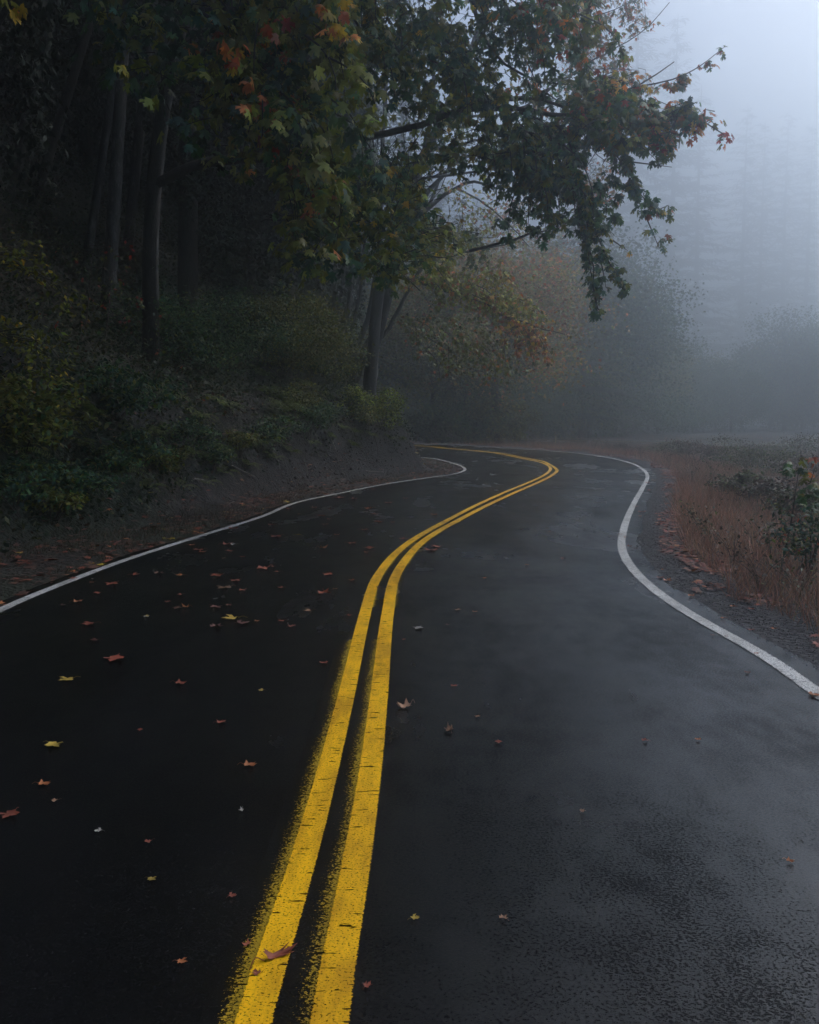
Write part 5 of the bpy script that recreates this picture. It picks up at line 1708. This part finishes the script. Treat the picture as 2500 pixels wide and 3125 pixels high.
for a in ((138, 1434, 36, 'yellow', 0), (382, 1442, 30, 'rust red', 1), (550, 1456, 14, 'yellow', 0), (240, 1391, 46, 'rust red', 0), (185, 1316, 30, 'rust red', 0), (198, 1350, 22, 'dark brown', 0), (467, 1524, 24, 'rust red', 1), (528, 1615, 32, 'orange', 1), (115, 1573, 40, 'yellow', 0), (95, 1655, 30, 'orange', 1),
          (115, 1690, 12, 'pale tan', 1), (18, 1721, 46, 'rust red', 0), (312, 1777, 9, 'rust red', 1), (321, 1856, 14, 'yellow', 0), (682, 1398, 20, 'rust red', 0), (850, 1493, 42, 'pale tan', 2), (945, 1540, 34, 'pale tan', 2), (1050, 1566, 18, 'rust red', 0), (1357, 1562, 16, 'rust red', 1), (1470, 1560, 9, 'orange', 0),
          (1227, 1712, 9, 'pale tan', 1), (1665, 1818, 14, 'orange', 1), (1110, 1191, 11, 'orange', 1), (1185, 1178, 17, 'dark brown', 1), (1020, 1219, 12, 'orange', 0), (592, 2016, 92, 'rust red', 3), (518, 1995, 20, 'rust red', 2), (1060, 1937, 12, 'pale tan', 1), (385, 2030, 14, 'orange', 0), (875, 1937, 9, 'yellow', 0), (490, 1890, 9, 'rust red', 0),
          (508, 1711, 16, 'whitish', 2), (1500, 1340, 9, 'dark brown', 0), (1716, 1466, 30, 'orange', 0), (775, 2080, 8, 'rust red', 1), (540, 2055, 12, 'rust red', 1), (1120, 962, 8, 'rust red', 0), (905, 1000, 12, 'rust red', 0), (1100, 1030, 9, 'orange', 0), (1053, 1048, 12, 'rust red', 0), (908, 1160, 30, 'rust red', 0), (920, 1153, 26, 'rust red', 0),
          (965, 1286, 16, 'pale tan', 0), (1000, 1290, 12, 'orange', 0), (942, 1318, 12, 'dark brown', 1), (880, 1325, 24, 'whitish', 0), (850, 1349, 10, 'rust red', 0), (915, 1085, 16, 'orange', 1), (932, 1100, 9, 'rust red', 0), (955, 1447, 16, 'rust red', 0), (1005, 1512, 8, 'pale tan', 0), (295, 1540, 12, 'rust red', 0), (310, 1299, 14, 'yellow', 0), (207, 1753, 8, 'whitish', 0)):
    LV.append(a)
for a in ((720, 525, 34, 'rust red', 0), (730, 570, 34, 'rust red', 0), (690, 697, 50, 'rust red', 0), (680, 722, 22, 'orange', 1), (655, 665, 26, 'rust red', 0), (590, 846, 22, 'orange', 1), (618, 900, 34, 'rust red', 1), (655, 912, 34, 'dark brown', 0), (808, 1033, 24, 'orange', 1), (795, 1083, 44, 'rust red', 0), (838, 1101, 60, 'orange', 1),
          (978, 1190, 46, 'orange', 1), (1160, 1322, 34, 'orange', 1), (1100, 1421, 28, 'dark brown', 1), (1355, 1528, 26, 'orange', 0), (750, 420, 30, 'orange', 0), (758, 512, 34, 'pale tan', 0), (700, 398, 22, 'orange', 0), (830, 652, 30, 'orange', 0), (810, 572, 34, 'rust red', 0), (925, 575, 30, 'orange', 0), (645, 408, 18, 'orange', 0),
          (560, 828, 26, 'pale tan', 0), (1305, 1640, 40, 'dark brown', 0), (1180, 1428, 18, 'dark brown', 0), (150, 813, 20, 'orange', 0), (25, 460, 20, 'pale tan', 0), (330, 458, 20, 'orange', 0), (1220, 1255, 40, 'orange', 1), (1330, 1275, 40, 'rust red', 1), (1455, 1385, 44, 'orange', 1), (1330, 1385, 44, 'rust red', 1)):
    C6(*a)
# the many small ones strewn over the left lane
for _ in range(45):
    y = 1010 + 320 * rng.random() ** 0.8
    x = rng.uniform(-10, 1100)
    p = on_road(x * S, y * S)
    if in_poly(np.array([p[0]]), np.array([p[1]]), loop)[0] and (p[0] < np.interp(p[1], L_YL[:90, 1], L_YL[:90, 0]) - 0.2):
        LV.append((x, y, rng.uniform(0.05, 0.17) * F / p[1] / S, rng.choice(['rust red', 'rust red', 'dark brown', 'orange', 'pale tan'], p=[0.4, 0.25, 0.15, 0.1, 0.1]), int(rng.integers(0, 2))))

placed = []
for x, y, w, col, k in LV:
    p = on_road(x * S, y * S)
    X, Y = p
    z = float(road_z(Y)) + 0.0085
    inside = in_poly(np.array([X]), np.array([Y]), loop)[0]
    if not inside:
        z = h1(X, Y) + 0.02
    size = np.clip(w * S / F * Y * 0.92, 0.03, 0.21)
    dl_, dr_, dy_ = dist_poly([X], [Y], L_WL[::2])[0], dist_poly([X], [Y], L_WR[::2])[0], dist_poly([X], [Y], L_YL[::2])[0]
    left = X < np.interp(min(Y, 26), L_YL[:140, 1], L_YL[:140, 0])
    if dl_ < 0.25: zone = 'on the left white edge line'
    elif dr_ < 0.22: zone = 'on the right white edge line'
    elif dy_ < 0.30 or dist_poly([X], [Y], L_YR[::2])[0] < 0.14: zone = 'on or between the yellow lines'
    elif not inside: zone = 'on gravel beside the right lane' if X > 0 and not left else 'on the left verge'
    elif left: zone = 'lying in the wet left lane'
    else: zone = 'lying in the wet right lane'
    placed.append([Y, X, z, size, col, k, zone])
placed.sort(key=lambda a: a[0])
cnt = {}
for Y, X, z, size, col, k, zone in placed:
    key = (col, zone); cnt[key] = cnt.get(key, 0) + 1
seen = {}
for Y, X, z, size, col, k, zone in placed:
    key = (col, zone); i = seen.get(key, 0); seen[key] = i + 1
    o = bpy.data.objects.new('fallen_leaf', FL[col][k])
    o.location = (X, Y, z); o.scale = (size, size, size * (1.0 if k < 2 else 1.2))
    o.rotation_euler = (rng.normal(0, 0.02), rng.normal(0, 0.02), rng.uniform(0, 6.28))
    COL.objects.link(o)
    if k == 3: o.rotation_euler = (0.1, 0.05, -0.95)
    shape = ['flat', 'curled', 'crumpled', 'shrivelled'][k]
    if k == 3: lab = 'long shrivelled rust red leaf lying across the left yellow stripe nearest the camera'
    elif cnt[key] == 1: lab = f'the only {col} {shape} maple leaf {zone}'
    elif i == 0: lab = f'nearest {col} fallen maple leaf {zone}, {shape}'
    elif i < len(ORD): lab = f'{col} maple leaf {zone}, {ORD[i]} nearest of its colour'
    else: lab = f'tiny far {col} maple leaf {zone}, one of {cnt[key] - len(ORD)}'
    tag(o, lab, 'fallen leaf', 'fallen maple leaves on the road')


# ------------------------------------------------------------------ haze
hz = MB()
hz.box((0, 315, (HAZE_TOP - 4) / 2), (860, 740, HAZE_TOP + 4))
mh = bpy.data.materials.new('mist')
mh.use_nodes = True
mh.node_tree.nodes.clear()
pv = mh.node_tree.nodes.new('ShaderNodeVolumePrincipled')
pv.inputs['Color'].default_value = (0.87, 0.935, 1.0, 1)
pv.inputs['Density'].default_value = HAZE_DENSITY
pv.inputs['Anisotropy'].default_value = 0.9
om = mh.node_tree.nodes.new('ShaderNodeOutputMaterial')
mh.node_tree.links.new(pv.outputs[0], om.inputs['Volume'])
haze = hz.build('haze', mh)
tag(haze, kind='stuff')
